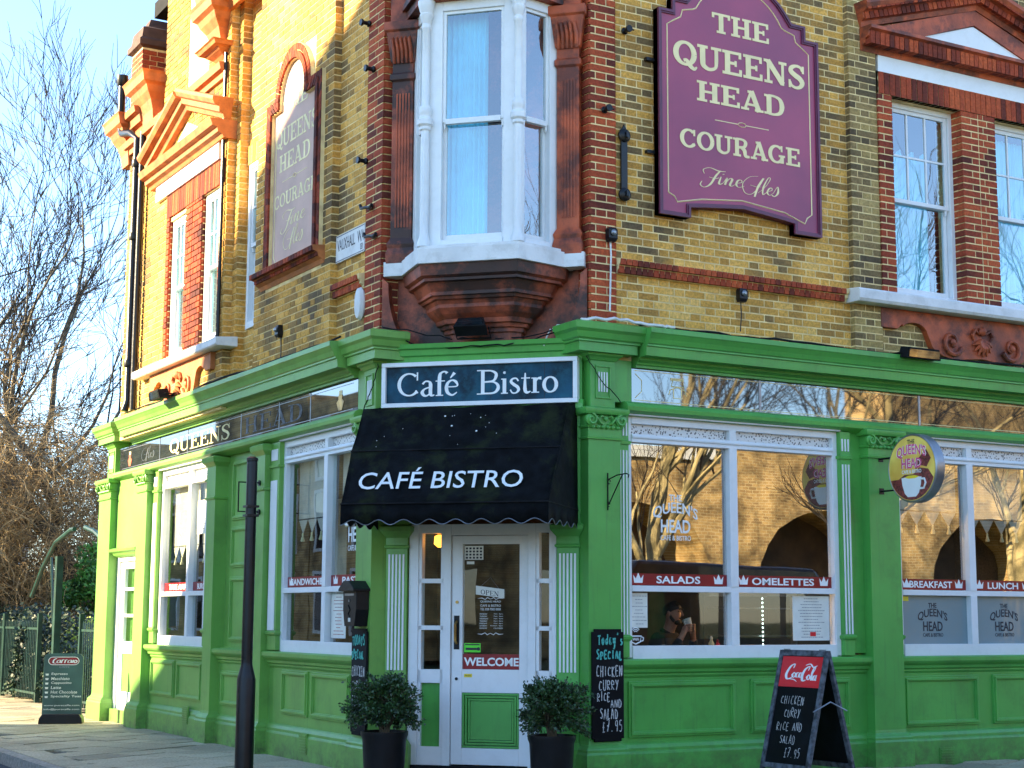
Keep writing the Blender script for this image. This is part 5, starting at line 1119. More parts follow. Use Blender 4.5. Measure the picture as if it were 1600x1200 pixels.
for nm, xx in (('side_wing', lft), ('side_wing', rgt)):
    sg = 1 if xx is rgt else -1; P0 = [(x-sg*.004, v_, n_-.004) for x, (n_, v_) in zip(xx, sec)]; P0 = [(xx[0]-sg*.004, 1.90, .02)]+P0[1:]+[((.90 if sg > 0 else -.97), .93, .03)]
    q = MB(); q.add([tuple(p) for p in P0]+[(p[0]-sg*.006, p[1], p[2]) for p in P0], [tuple(range(5)), tuple(range(5, 10))[::-1]]+[(i, (i+1) % 5, (i+1) % 5+5, i+5) for i in range(5)]); q.build(nm, CANVAS, s)
def valance(p0, p1, name='valance', waves=8):
    a, b = Vector(p0), Vector(p1); n = 96; vs = []
    for i in range(n+1):
        t = i/n; p = a.lerp(b, t); h = .155+.022*math.cos(t*waves*2*math.pi)
        vs += [tuple(p), (p.x, p.y-h, p.z+.01*math.sin(t*30))]
    o = MB().add(vs, [(2*i, 2*i+1, 2*i+3, 2*i+2) for i in range(n)], 0, True).build(name, CANVAS, s); m = o.modifiers.new('thickness', 'SOLIDIFY'); m.thickness = .005
    MB().tube([(v[0], v[1], v[2]+.003) for v in vs[1::2]], .004, 4).build('valance_piping', GREYM, o)
valance((lft[3], .94, .972), (rgt[3], .94, .972)); valance((rgt[3], .94, .97), (.90, .94, .05), waves=4); valance((lft[3], .94, .97), (-.97, .94, .05), waves=4)
MB().tube([(lft[3], .945, .978), (rgt[3], .945, .978)], .007, 6).tube([(lft[2], 1.445, .556), (rgt[2], 1.445, .556)], .006, 6).tube([(rgt[3], .945, .975), (.90, .93, .03)], .006, 6).build('seam', BLACKM, s)
an = math.atan2(.97-.55, 1.44-.945); 
Mt = T(0, .945, .97) @ Matrix.Rotation(-an, 4, 'X')
q = sans('CAFÉ BISTRO', 'lettering', s, -.88, .60, .17, .43, .006, CANVASW, bold=.004, shear=-.06); q.matrix_basis = Mt
Mt2 = T(0, 1.44, .55) @ Matrix.Rotation(-math.atan2(.35, .425), 4, 'X')
rr = random.Random(11); q = MB()
for i in range(17):
    u, v = rr.uniform(-.95, .75), rr.uniform(.05, .50); r = rr.choice([.003, .004, .006, .010]); q.lathe([(r, .001), (r*.8, .004)], (u, v*1.0, 0), 'n', 7)
q = stuff(q.build('paint_spots', CANVASW, s)); q.matrix_basis = Mt2

# round projecting sign
def disc(px_, py_, pz, rad, label):
    F = Matrix(((0, 0, -1, px_), (-1, 0, 0, py_), (0, 1, 0, pz), (0, 0, 0, 1)))   # local u = -Y (viewer right... wall side left), v = Z, n = -X
    s = thing('round_projecting_sign', label, 'sign', F)
    MB().lathe([(rad-.012, -.06), (rad, -.05), (rad, .05), (rad-.012, .06), (rad-.02, .052)], (0, 0, 0), 'n', 64).build('drum', GREYM, s)
    SY = mat('sign_yellow_print', (.85, .60, .12), .35, .3, 3, 0, c2=(.75, .42, .06)); BR = mat('sign_coffee_bean_print', (.20, .03, .025), .35, .5, 40, 0, c2=(.07, .012, .01)); PK = mat('pink_letter_print', (.75, .08, .24), .4, .05, 6, 0)
    MB().lathe([(rad-.02, .052), (rad-.02, .060)], (0, 0, 0), 'n', 64).build('sign_face', SY, s)
    pts = [(x, y) for x, y in [( (rad-.025)*math.cos(R(a)), (rad-.025)*math.sin(R(a))) for a in range(200, 341, 5)]]+[(.22, -.02), (.1, .0), (.02, -.06), (-.1, -.06), (-.18, -.10)]
    MB().prism(pts, .0605, .0612).build('bean_print', BR, s)
    pts = [(.05, -.02), (.12, .02), (.20, .0), (.26, .08), (.20, .17), (.11, .10), (.05, .05)]; MB().prism(pts, .0605, .0611).build('dark_swirl_print', BR, s)
    q = MB().prism([(-.14, -.09), (-.13, -.16), (-.10, -.24), (-.06, -.275), (.05, -.275), (.09, -.24), (.12, -.16), (.13, -.09), (.0, -.075)], .0615, .0622)
    q.tube([(.12, -.11), (.17, -.11), (.185, -.15), (.16, -.20), (.105, -.20)] and [(a, b, .062) for a, b in ((.12, -.11), (.17, -.11), (.185, -.15), (.16, -.20), (.105, -.20))], .012, 5); q.build('coffee_cup_print', CERAM, s)
    MB().prism([(x*.9, y) for x, y in ((-.11, -.085), (-.05, -.07), (.05, -.07), (.11, -.085), (.05, -.10), (-.05, -.10))], .0622, .0627).build('coffee_surface_print', YELL, s)
    for dx, m, bo, z in ((0, NAVYL, .055, .0625), (0, PK, .02, .0632)):
        sans("QUEEN'S", 'lettering', s, -.19-bo*.2, .19+bo*.2, .08, .20, z, m, bold=bo, depth=.0005, arch=.035); sans('HEAD', 'lettering', s, -.135, .135, -.0, .095, z, m, bold=bo, depth=.0005)
    sans('THE', 'lettering', s, -.05, .05, .235, .275, .0632, INK, bold=.01, depth=.0005); sans('CAFE & BISTRO', 'lettering', s, -.13, .13, -.05, -.015, .0632, NAVYL, bold=.015, depth=.0005)
    for v in (.13, -.19):
        MB().tube([(-rad-.16, v, 0), (-math.sqrt(rad*rad-v*v)+.01, v, 0)], .009, 8).box(-rad-.17, -rad-.155, v-.03, v+.03, -.03, .03).build('bracket_arm', PIPE, s)
    return s
disc(4.74, -.60, 1.42, .33, 'round illuminated sign with a white coffee cup, projecting over the right windows')

# blackboards
def board(F, u0, u1, v0, v1, n, rows1, rows2, label):
    s = thing('menu_blackboard', label, 'blackboard', F, 'chalk menu boards fixed to the corner pilasters'); c = .025
    MB().prism([(u0+c, v0), (u1-c, v0), (u1-c, v0+c), (u1, v0+c), (u1, v1-c), (u1-c, v1-c), (u1-c, v1), (u0+c, v1), (u0+c, v1-c), (u0, v1-c), (u0, v0+c), (u0+c, v0+c)], n, n+.02).build('slate_board', SLATE, s, None, .004)
    chalk(rows1, 'chalk_heading', s, n+.023, CHALKG, .014); chalk(rows2, 'chalk_writing', s, n+.023, CHALK, .008)
    return s
board(FR, 1.345, 1.675, -1.075, -.11, .11, [("Today's", 1.40, 1.67, -.24, -.15), ('SPECIAL', 1.385, 1.66, -.37, -.30)],
      [('CHICKEN', 1.385, 1.66, -.52, -.43), ('CURRY', 1.41, 1.62, -.635, -.55), ('RICE', 1.39, 1.53, -.73, -.655), ('AND', 1.53, 1.65, -.79, -.72), ('SALAD', 1.42, 1.61, -.88, -.80), ('£7.95', 1.44, 1.66, -.99, -.90)], 'tall narrow blackboard with turquoise heading right of the entrance door')
board(FL, -1.66, -1.335, -1.075, -.12, .11, [('TODAYS', -1.64, -1.36, -.27, -.18), ('SPECIAL', -1.65, -1.38, -.39, -.32)],
      [('CHICKEN', -1.64, -1.36, -.55, -.46), ('CURRY', -1.63, -1.40, -.68, -.60), ('RICE', -1.63, -1.44, -.80, -.73), ('AND', -1.58, -1.42, -.88, -.82)], 'tall narrow blackboard under the black letterbox, left of the entrance')
# letterbox
s = thing('post_box', 'small black gabled letterbox above the left blackboard', 'letterbox', FL @ T(-1.50, 0, .12))
MB().prism([(-.11, -.10), (.11, -.10), (.145, .05), (.145, .22), (-.145, .22), (-.145, .05)], -.02, .11).build('box_body', BLACK, s, None, .004)
MB().prism([(-.17, .215), (.17, .215), (.17, .235), (.06, .31), (-.06, .31), (-.17, .235)], -.02, .15).build('roof', BLACK, s, None, .004)
MB().box(-.10, .10, .175, .195, .11, .116).build('slot_flap', GREYM, s); MB().lathe([(.012, .11), (.012, .118)], (0, .13, 0), 'n', 10).build('lock', GREYM, s); MB().box(-.02, .025, -.06, -.025, .11, .113).build('paper_tag', PAPER, s)
MB().tube([(-.02, .09, .112), (.02, .05, .112), (-.02, .01, .112), (.02, -.02, .112)], .006, 5).build('cast_horn_emblem', BLACKM, s)
# street name plate, alarm box, sensors, cameras, floodlights, cleats
s = thing('street_name_plate', 'white street name plate with black capitals at the left brick corner', 'street sign', FL)
MB().box(-2.44, -1.76, 3.46, 3.735, .012, .03).build('plate', STONE, s); MB().box(-2.43, -1.77, 3.47, 3.476, .03, .032).box(-2.43, -1.77, 3.72, 3.726, .03, .032).build('plate_border', INK, s)
sans('VAUXHALL', 'lettering', s, -2.40, -1.98, 3.57, 3.685, .0315, INK, bold=.0); sans('WA', 'lettering', s, -1.92, -1.765, 3.57, 3.685, .0315, INK); sans('SE11', 'lettering', s, -1.85, -1.79, 3.49, 3.55, .0315, INK)
o = MB().lathe([(.085, .02), (.095, .04), (.085, .075), (.04, .09)], (0, 0, 0), 'n', 20).build('alarm_box', STONE, None, FL @ T(-1.80, 2.95, 0) @ Matrix.Diagonal((.8, 1.7, 1, 1))); tag(o, 'white oval alarm cover on brick beneath the street name plate', 'alarm box')
def sensor(F, u, v, n, label, cable=.35, whitec=False, name='security_camera', cat='camera'):
    s = thing(name, label, cat, F @ T(u, v, n))
    MB().stack(-.035, .035, -.02, .03, [(0, -.08), (.012, -.05), (.012, .03), (0, .05)]).build('housing', BLACK, s); MB().lathe([(.025, .03), (.028, .055), (.012, .07)], (0, 0, 0), 'n', 12).build('lens', GREYM, s)
    MB().tube([(0, -.06, -.01), (.01, -.2, -.015), (-.005, -cable, -.015)], .009 if whitec else .006, 6).build('cable', STONE if whitec else BLACK, s)
sensor(FR, 1.61, 3.46, .05, 'small camera with a pale cable on the red brick corner pier', .72, True)
sensor(FR, 3.06, 3.04, .09, 'small black sensor under the string course below the purple sign', .36, name='light_sensor', cat='sensor')
sensor(FL, -3.72, 2.98, .10, 'small black sensor box beneath the left string course', .36, name='light_sensor', cat='sensor')
def flood(F, u, v, n, w_, label, tilt=-35):
    s = thing('floodlight', label, 'floodlight', F @ T(u, v, n) @ Matrix.Rotation(R(tilt), 4, 'X'))
    MB().prism([(-w_/2, -.05), (w_/2, -.05), (w_/2-.03, .06), (-w_/2+.03, .06)], -.02, .11).build('lamp_housing', BLACKM, s, None, .006)
    MB().box(-w_/2+.03, w_/2-.03, -.035, .04, .11, .115).build('lamp_glass', FASC, s); MB().tube([(-w_/2-.01, 0, .04), (-w_/2-.01, -.02, -.08), (w_/2+.01, -.02, -.08), (w_/2+.01, 0, .04)], .008, 6).build('yoke', BLACKM, s)
flood(FC, -.05, 2.56, .18, .30, 'black floodlight under the oriel corbel, facing down'); flood(FR, 5.06, 2.60, .32, .46, 'long black floodlight on the green cornice beyond the purple sign', 10); flood(FL, -6.75, 2.62, .40, .42, 'black floodlight on the sunlit left cornice', 10)
def cleat(F, u, v, n, label):
    s = thing('cable_cleat', label, 'cable bracket', F @ T(u, v, n)); MB().lathe([(.03, 0), (.035, .015), (.02, .03), (.02, .07), (.034, .08), (.034, .10)], (0, 0, 0), 'n', 10).build('insulator', BLACK, s); MB().tube([(0, 0, .08), (.05, -.01, .10)], .008, 6).build('hook', BLACK, s)
for (F, u, v, n), lb in zip(((FL, -1.72, 5.72, .03), (FL, -1.60, 5.22, .03), (FL, -1.74, 4.34, .03), (FR, 1.79, 5.43, .01), (FR, 1.55, 4.62, .03)),
    ('topmost black cleat on the left red brick pier', 'second black cleat down the left red brick pier', 'third black cleat down the left red brick pier', 'black cleat between the oriel and the purple sign, high up', 'small black cleat on the right red brick pier')): cleat(F, u, v, n, lb)
for (u, v), lb in zip(((-1.62, 3.86), (-1.52, 3.56)), ('iron cable bracket above the street name plate end', 'iron cable bracket at the right end of the street name plate')):
    s = thing('cable_bracket', lb, 'cable bracket', FL @ T(u, v, .03)); MB().box(-.05, .05, -.02, .02, 0, .012).build('back_plate', PIPE, s); MB().tube([(-.12, .04, .06), (-.10, .0, .06), (0, -.01, .06), (.08, -.03, .05), (.13, -.01, .05)], .016, 8).build('arm', PIPE, s)
s = thing('wall_anchor_plate', 'long black ornamental iron strap plate between oriel and purple sign', 'iron plate', FR @ T(1.77, 4.15, .02))
MB().prism([(-.035, -.30), (.035, -.30), (.035, .22), (.06, .25), (.045, .31), (.02, .33), (0, .37), (-.02, .33), (-.045, .31), (-.06, .25), (-.035, .22)], 0, .02).lathe([(.06, 0), (.065, .03), (.03, .05)], (0, .26, 0), 'n', 14).lathe([(.06, 0), (.065, .03), (.03, .05)], (0, -.30, 0), 'n', 14).build('strap', PIPE, s, None, .003)
MB().box(-.012, .012, .235, .285, .05, .075).build('square_bolt', PIPE, s); MB().box(-.012, .012, -.325, -.275, .05, .075).build('square_bolt', PIPE, s)
s = thing('wrought_iron_bracket', 'thin wrought iron hanging-basket bracket on the right corner pilaster', 'bracket', FR @ T(1.53, 1.10, .10))
q = MB().tube([(0, -.17, .005), (0, .16, .005)], .007, 6).tube([(0, .10, .005), (.0, .13, .15), (0, .135, .30), (0, .12, .34), (0, .095, .33)], .006, 6).tube([(0, .13, .24), (0, -.12, .02)], .006, 6)
q.tube([(0, -.12+.02*math.sin(R(i*50)), .02+.02*math.cos(R(i*50))) for i in range(7)], .004, 5).tube([(0, .08+.02*math.sin(R(i*50)), .03+.02*math.cos(R(i*50))) for i in range(7)], .004, 5); q.build('iron_bars', PIPE, s)
s = thing('empty_sign_bracket', 'thin empty rectangular metal frame behind the black street pole', 'bracket', FL @ T(-4.15, 1.22, .11))
MB().tube([(0, .17, 0), (0, .17, .24), (0, -.14, .24), (0, -.14, 0)], .010, 6).lathe([(.03, 0), (.03, .02)], (0, .17, 0), 'n', 10).lathe([(.03, 0), (.03, .02)], (0, -.14, 0), 'n', 10).build('frame_tube', PIPE, s)
# cables along the cornice
def cable(F, pts, r, label, m=BLACKM, name='loose_cable'):
    rnd = random.Random(len(pts)); P0 = []
    for a, b in zip(pts, pts[1:]):
        for i in range(6): t = i/6; P0.append(tuple(a[j]+(b[j]-a[j])*t+rnd.uniform(-.012, .012) for j in range(3)))
    P0.append(pts[-1]); tag(MB().tube(P0, r, 6).build(name, m, None, F), label, 'cable')
cable(FR, [(1.7, 2.62, .22), (2.4, 2.61, .18), (3.4, 2.62, .15), (4.8, 2.62, .12), (6.2, 2.63, .15), (8.5, 2.62, .15)], .012, 'black cable lying along the top of the right cornice')
cable(FR, [(1.2, 2.61, .2), (1.6, 2.64, .2), (2.0, 2.60, .28), (2.2, 2.62, .2)], .014, 'tangled pale cable end on the right cornice block', STONE)
cable(FL, [(-8.9, 2.63, .22), (-7, 2.62, .27), (-5, 2.62, .24), (-3, 2.62, .2), (-1.9, 2.63, .2)], .012, 'black cable lying along the top of the left cornice')
cable(FC, [(-.98, 2.58, .1), (-.5, 2.44, .1), (.1, 2.42, .12), (.5, 2.46, .1), (.98, 2.62, .1)], .007, 'thin black cable sagging under the oriel')
cable(FC, [(-.95, 2.66, .06), (-.3, 2.52, .05), (.4, 2.50, .05), (.95, 2.60, .1)], .006, 'higher thin cable crossing behind the corner floodlight')
cable(FC, [(.6, 2.42, .08), (.63, 2.55, .04), (.7, 2.6, .04), (.98, 2.60, .1)], .008, 'pale looped cable right of the corner floodlight', STONE)
cable(FR, [(1.33, 2.30, .08), (1.45, 2.12, .08), (1.66, 1.90, .12)], .005, 'thin cable crossing the fluted block right of the name board')
cable(FL, [(-1.30, 2.30, .08), (-1.38, 2.1, .08), (-1.50, 1.90, .12)], .005, 'thin cable crossing the fluted block left of the name board')

# ---------------- A-board with chalk menu
s = thing('sandwich_board', 'black chalk A-board with a red panel on top, in front of the right windows', 'A-board', Matrix.Translation((3.05, -.92, GZ)) @ Matrix.Rotation(R(-86), 4, 'Z'))
H_ = 1.13; sp = .30; tl = math.atan2(sp, H_)
def leaf(sign):
    M_ = Matrix.Translation((0, -sign*sp, 0)) @ Matrix.Rotation(-sign*tl if sign > 0 else tl, 4, 'X') @ Matrix(((1, 0, 0, 0), (0, 0, -1, 0), (0, 1, 0, 0), (0, 0, 0, 1)))
    if sign < 0: M_ = Matrix.Translation((0, sp, 0)) @ Matrix.Rotation(tl, 4, 'X') @ Matrix(((1, 0, 0, 0), (0, 0, -1, 0), (0, 1, 0, 0), (0, 0, 0, 1)))
    L_ = math.hypot(H_, sp); w_ = .30
    fr = MB().box(-w_, -w_+.045, 0, L_, -.018, .012).box(w_-.045, w_, 0, L_, -.018, .012).box(-w_+.045, w_-.045, L_-.05, L_, -.018, .012).box(-w_+.045, w_-.045, .13, .175, -.018, .012).build('board_frame', WORN, s, M_, .003)
    MB().box(-w_+.045, w_-.045, .175, L_-.05, -.012, -.002).build('chalk_panel', SLATE, fr)
    return fr, L_
fr1, L_ = leaf(1); fr2, _ = leaf(-1)
q = MB().box(-.25, .25, L_-.325, L_-.055, -.002, .004).build('red_logo_panel', COKE, fr1)
script('cola', 'lettering', fr1, -.19, .19, L_-.275, L_-.115, .0055, NAVYL, .1, 1.25)
chalk([('CHICKEN', -.19, .10, .69, .76), ('CURRY', -.12, .08, .58, .65), ('RICE AND', -.19, .13, .46, .53), ('SALAD', -.12, .07, .35, .42), ('£7.95', -.04, .16, .235, .31)], 'chalk_writing', fr1, .0005, CHALK, .0045)
MB().tube([(.296, -.20, .62), (.30, 0.0, .70), (.296, .20, .62)], .006, 6).build('folding_stay', GREYM, s)
for x in (-.22, .22): MB().box(x-.03, x+.03, -.012, .012, H_+.002, H_+.012).build('hinge', GREYM, s)

# ---------------- swing sign on the left pavement
s = thing('pavement_sign', 'dark green rounded coffee price sign on a black base, far left on the pavement', 'pavement sign', Matrix.Translation((-.72, 9.56, GZ)) @ Matrix.Rotation(R(-20), 4, 'Z') @ Matrix(((1, 0, 0, 0), (0, 0, -1, 0), (0, 1, 0, 0), (0, 0, 0, 1))) @ Matrix.Diagonal((1.08, 1, 1, 1)))
SG = mat('green_to_black_panel', (.04, .10, .085), .3, .2, 2, 0, c2=(.02, .055, .045))
def rrect(a, b, c, d, r, n=5): return [(cx_+r*math.cos(R(an_+i*90/n)), cy_+r*math.sin(R(an_+i*90/n))) for cx_, cy_, an_ in ((b-r, c+r, -90), (b-r, d-r, 0), (a+r, d-r, 90), (a+r, c+r, 180)) for i in range(n+1)]
MB().prism(rrect(-.235, .235, .05, .90, .07), -.012, .012).build('panel', SG, s, None, .003)
MB().prism([(-.26, 0), (.26, 0), (.25, .07), (.22, .12), (-.22, .12), (-.25, .07)], -.17, .17).build('weighted_base', BLACK, s, None, .01)
q = MB().prism(rrect(-.18, .18, .755, .855, .05), .012, .014).build('red_logo_badge', RED, s)
MB().tube([(x, y, .0145) for x, y in rrect(-.18, .18, .755, .855, .05)+[(.13, .755)]], .004, 4).build('badge_outline', NAVYL, q); script('carr', 'lettering', q, -.14, .14, .755, .86, .0165, NAVYL, .2, 1.0)
sans('CAFFE', 'lettering', s, -.05, .07, .715, .74, .0135, GREYM)
for i, t_ in enumerate(('Espresso', 'Macchiato', 'Cappuccino', 'Latte', 'Hot Chocolate', 'Speciality Teas')):
    y = .615-i*.058; sans(t_, 'lettering', s, -.14, -.14+.026*len(t_)*.92, y, y+.038, .0135, PAPER, bold=.01, shear=.1)
    MB().prism([(-.205, y), (-.175, y), (-.17, y+.025), (-.21, y+.025)], .012, .0135).build('cup_mark', PAPER, s)
sans('www.purecaffe.com', 'lettering', s, -.215, .205, .215, .24, .0135, PAPER, bold=.01); sans('info@purecaffe.com', 'lettering', s, -.215, .205, .165, .19, .0135, PAPER, bold=.01)

# ---------------- street pole
s = thing('street_post', 'tall black metal post with a thick base, standing on the left pavement edge', 'post', Matrix.Translation((-1.20, 1.5, GZ)))
PX = Matrix(((1, 0, 0, 0), (0, 0, -1, 0), (0, 1, 0, 0), (0, 0, 0, 1)))
MB().lathe([(.082, -.1), (.082, .86), (.072, .90), (.052, .98), (.050, 1.0)], (0, 0, 0), 'z', 24).build('base_sleeve', PIPE, s)
MB().lathe([(.050, .98), (.048, 2.75), (.046, 2.77), (.052, 2.775), (.052, 2.80), (.03, 2.815)], (0, 0, 0), 'z', 24).build('shaft', PIPE, s)
q = MB().lathe([(.13, -.004), (.13, .004)], (0, 0, 0), 'u', 28).build('round_plate', BLACKM, s, Matrix.Translation((.03, .07, 2.33)) @ Matrix.Rotation(R(-4), 4, 'Z') @ PX)
MB().box(-.056, .056, -.056, .056, 2.36, 2.38).box(-.056, .056, -.056, .056, 2.28, 2.30).build('clamp', PIPE, s)

# ---------------- potted shrubs
def potted(x, y, label, seed, grp='box shrubs either side of the entrance'):
    s = thing('potted_shrub', label, 'potted plant', Matrix.Translation((x, y, GZ)), grp); rnd = random.Random(seed)
    MB().lathe([(.15, 0), (.17, .02), (.19, .36), (.205, .40), (.205, .43), (.185, .43), (.18, .38)], (0, 0, 0), 'z', 28).build('pot', BLACK, s)
    MB().lathe([(.18, .38), (.01, .40)], (0, 0, 0), 'z', 20).build('soil', JOINT, s)
    br_ = MB(); lf = MB()
    for i in range(170):
        a = rnd.uniform(0, 6.283); el = rnd.uniform(-.75, 1.45); L0 = rnd.uniform(.21, .335)*(1.25 if rnd.random() < .14 else 1)*(1+.13*math.sin(3*a+seed)+.08*math.sin(5*el+seed*2))
        d = Vector((math.cos(a)*math.cos(el), math.sin(a)*math.cos(el), math.sin(el)*.85)); c = Vector((0, 0, .64)); e = c+d*L0
        st = Vector((rnd.uniform(-.03, .03), rnd.uniform(-.03, .03), .42)); br_.tube([st, c+d*L0*.35, e], [.006, .004, .002], 4)
        for k_ in range(60):
            t = rnd.random()**.6; p = (c+d*L0*.3).lerp(e, t)+Vector((rnd.gauss(0, .016), rnd.gauss(0, .016), rnd.gauss(0, .016)))
            ld = (d+Vector((rnd.gauss(0, .7), rnd.gauss(0, .7), rnd.gauss(0, .7)))).normalized(); sd_ = ld.orthogonal().normalized(); sd_ = Matrix.Rotation(rnd.uniform(0, 6.28), 3, ld) @ sd_
            l_, w_ = rnd.uniform(.022, .038), rnd.uniform(.007, .012); lf.add([p, p+ld*l_*.5+sd_*w_, p+ld*l_, p+ld*l_*.5-sd_*w_], [(0, 1, 2, 3)])
    br_.build('branches', BARK, s); stuff(lf.build('foliage', LEAF, s))
    return s
def CW(sv, n): p = FC @ Vector((sv, 0, n)); return p.x, p.y
x, y = CW(-.70, .56); potted(x, y, 'box shrub in a black pot left of the door, beneath the letterbox board', 5)
x, y = CW(.79, .56); potted(x, y, 'fuller round box shrub in a black pot right of the door', 9)

# ---------------- inside the window: person, cup, table, bottles, cabinet
TB = -.38
s = thing('cafe_table', 'dark window table holding the sauce bottles inside the right window', 'table', Matrix.Translation((2.85, .52, 0)))
MB().box(-.55, .45, -.30, .28, TB-.03, TB).build('tabletop', WOOD, s, None, .004)
for a, b in ((-.5, -.25), (.4, -.25), (-.5, .23), (.4, .23)): MB().box(a-.02, a+.02, b-.02, b+.02, -1.3, TB-.03).build('leg', WOOD, s)
def skinmesh(name, verts, edges, radii, m, parent, root=0, sub=2):
    me = bpy.data.meshes.new(name); me.from_pydata(verts, edges, []); o = bpy.data.objects.new(name, me); col.objects.link(o)
    md = o.modifiers.new('skin', 'SKIN'); md.use_smooth_shade = True
    for i, r in enumerate(radii):
        sv = me.skin_vertices[0].data[i]; sv.radius = r if isinstance(r, tuple) else (r, r); sv.use_root = (i == root)
    sb = o.modifiers.new('sub', 'SUBSURF'); sb.levels = sub; sb.render_levels = sub
    dg = bpy.context.evaluated_depsgraph_get(); m2 = bpy.data.meshes.new_from_object(o.evaluated_get(dg)); bpy.data.objects.remove(o)
    m2.name = name; m2.materials.clear(); m2.materials.append(m)
    for p in m2.polygons: p.use_smooth = True
    return link(m2, name, parent)
# local axes: +X facing direction of the body, +Y left side (away from the window), Z up; seat of the person at z=-.85
pm = Matrix.Translation((2.64, .62, -.02)) @ Matrix.Rotation(R(-62), 4, 'Z')
per = thing('person', 'bearded dark-haired man in black, lifting a white cup behind the window', 'person', pm)
bv, be, brd = [], [], []
def bch(pts, rs, start=None):
    i0 = start
    for p, r in zip(pts, rs):
        bv.append(p); brd.append(r); i = len(bv)-1
        if i0 is not None: be.append((i0, i))
        i0 = i
    return i0
hip = bch([(-.08, 0, -.78)], [(.15, .13)]); ch = bch([(-.06, 0, -.60), (-.04, 0, -.38), (-.0, 0, -.24)], [(.14, .12), (.155, .13), (.12, .11)], hip)
nk = bch([(.03, 0, -.14), (.055, 0, -.075)], [.064, .058], ch)
hd = bch([(.085, 0, -.015), (.10, 0, .055), (.085, 0, .105)], [(.066, .068), (.080, .084), (.060, .064)], nk)
ARM = [[(0, .17, -.24)], [(.03, .26, -.36), (.08, .29, -.46)], [(.20, .20, -.28), (.245, .105, -.14)], [(.25, .075, -.10), (.245, .05, -.065)]]
LEGS = [[(.12, .10, -.78)], [(.40, .13, -.78), (.42, .13, -1.08), (.41, .13, -1.22)]]
fl = lambda L_, sy: [(x, sy*y, z) for x, y, z in L_]
for sy in (-1, 1):
    sh_ = bch(fl(ARM[0], sy), [.065], ch); el_ = bch(fl(ARM[1], sy), [.052, .045], sh_); wr_ = bch(fl(ARM[2], sy), [.036, .027], el_)
    hn = bch(fl(ARM[3], sy), [.032, .028], wr_)
    th = bch(fl(LEGS[0], sy), [.085], hip); bch(fl(LEGS[1], sy)+[(.50, sy*.14, -1.24)], [.07, .055, .04, .035], th)
body = skinmesh('body', bv, be, brd, SKIN, per, 0, 2)
bv, be, brd = [], [], []
hip = bch([(-.08, 0, -.80)], [(.17, .15)]); ch = bch([(-.06, 0, -.60), (-.04, 0, -.38), (-.005, 0, -.24)], [(.165, .145), (.18, .15), (.15, .125)], hip); bch([(.015, 0, -.15), (.040, 0, -.085)], [.095, .075], ch)
for sy in (-1, 1):
    sh_ = bch([(0, sy*.16, -.20)], [.092], ch); el_ = bch(fl(ARM[1], sy), [.070, .064], sh_); bch([(.20, sy*.20, -.28), (.232, sy*.135, -.185)], [.050, .040], el_)
    th = bch(fl(LEGS[0], sy), [.10], hip); bch(fl(LEGS[1], sy), [.082, .066, .055], th)
skinmesh('jumper_and_trousers', bv, be, brd, CLOTH, per, 0, 2)
def ell(mb, c, r, k=14, h=9, M_=None):
    vs = []
    for i in range(h+1):
        a = math.pi*i/h-math.pi/2
        for j in range(k): b = 2*math.pi*j/k; vs.append((c[0]+r[0]*math.cos(a)*math.cos(b), c[1]+r[1]*math.cos(a)*math.sin(b), c[2]+r[2]*math.sin(a)))
    mb.add(vs, [(i*k+j, i*k+(j+1) % k, (i+1)*k+(j+1) % k, (i+1)*k+j) for i in range(h) for j in range(k)], 0, True); return mb
hr = MB(); rnd = random.Random(4); k = 18
vs = []
for i in range(11):      # cap of hair: lower at the nape, higher over the forehead
    a = R(90-i*12)
    for j in range(k):
        b = 2*math.pi*j/k; low = -.62+.95*(1+math.cos(b))/2; aa = max(a, low); vs.append((.083+.094*math.cos(aa)*math.cos(b), .087*math.cos(aa)*math.sin(b), .068+.090*math.sin(aa)))
hr.add(vs, [(i*k+j, i*k+(j+1) % k, (i+1)*k+(j+1) % k, (i+1)*k+j) for i in range(10) for j in range(k)], 0, True)
for i in range(110):
    a = rnd.uniform(-1.6, 1.6); e = rnd.uniform(.7, 1.5); p = Vector((.085+.090*math.cos(e)*math.cos(a), .083*math.cos(e)*math.sin(a), .068+.088*math.sin(e))); hr.tube([p, p+Vector((rnd.uniform(0, .022), rnd.uniform(-.012, .012), rnd.uniform(.004, .018)))], [.007, .002], 4)
hr.build('hair', HAIR, per)
q = MB(); ell(q, (.138, 0, -.035), (.036, .048, .026)); ell(q, (.168, 0, .006), (.012, .026, .007))
for sy in (-1, 1): q.tube([(.09, sy*.078, .05), (.105, sy*.072, .01), (.13, sy*.055, -.025)], [.010, .014, .016], 6)
q.build('beard', HAIR, per)
q = MB(); ell(q, (.186, 0, .034), (.018, .014, .011), 10, 6); q.tube([(.170, 0, .078), (.190, 0, .038)], [.008, .012], 8)
for sy in (-1, 1): ell(q, (.085, sy*.083, .045), (.020, .010, .030), 10, 6)
q.build('nose_and_ears', SKIN, per)
q = MB()
for sy in (-1, 1): ell(q, (.166, sy*.032, .068), (.009, .013, .005), 8, 5); q.tube([(.180, sy*.012, .086), (.176, sy*.048, .087)], .0055, 5)
q.build('eyes_and_brows', HAIR, per)
for sy in (-1, 1):
    for i in range(4):
        z_ = -.052-.018*i; MB().tube([(.238, sy*.060, z_-.02), (.262, sy*.066, z_-.006), (.288, sy*.050, z_-.002), (.296, sy*.028, z_-.004)], [.0105, .0100, .0095, .007], 8).build('finger', SKIN, per)
    MB().tube([(.232, sy*.050, -.09), (.232, sy*.030, -.055), (.240, sy*.022, -.035)], [.013, .011, .008], 8).build('thumb', SKIN, per)
cupM = pm @ Matrix.Translation((.262, 0, -.088)) @ Matrix.Rotation(R(-22), 4, 'Y')
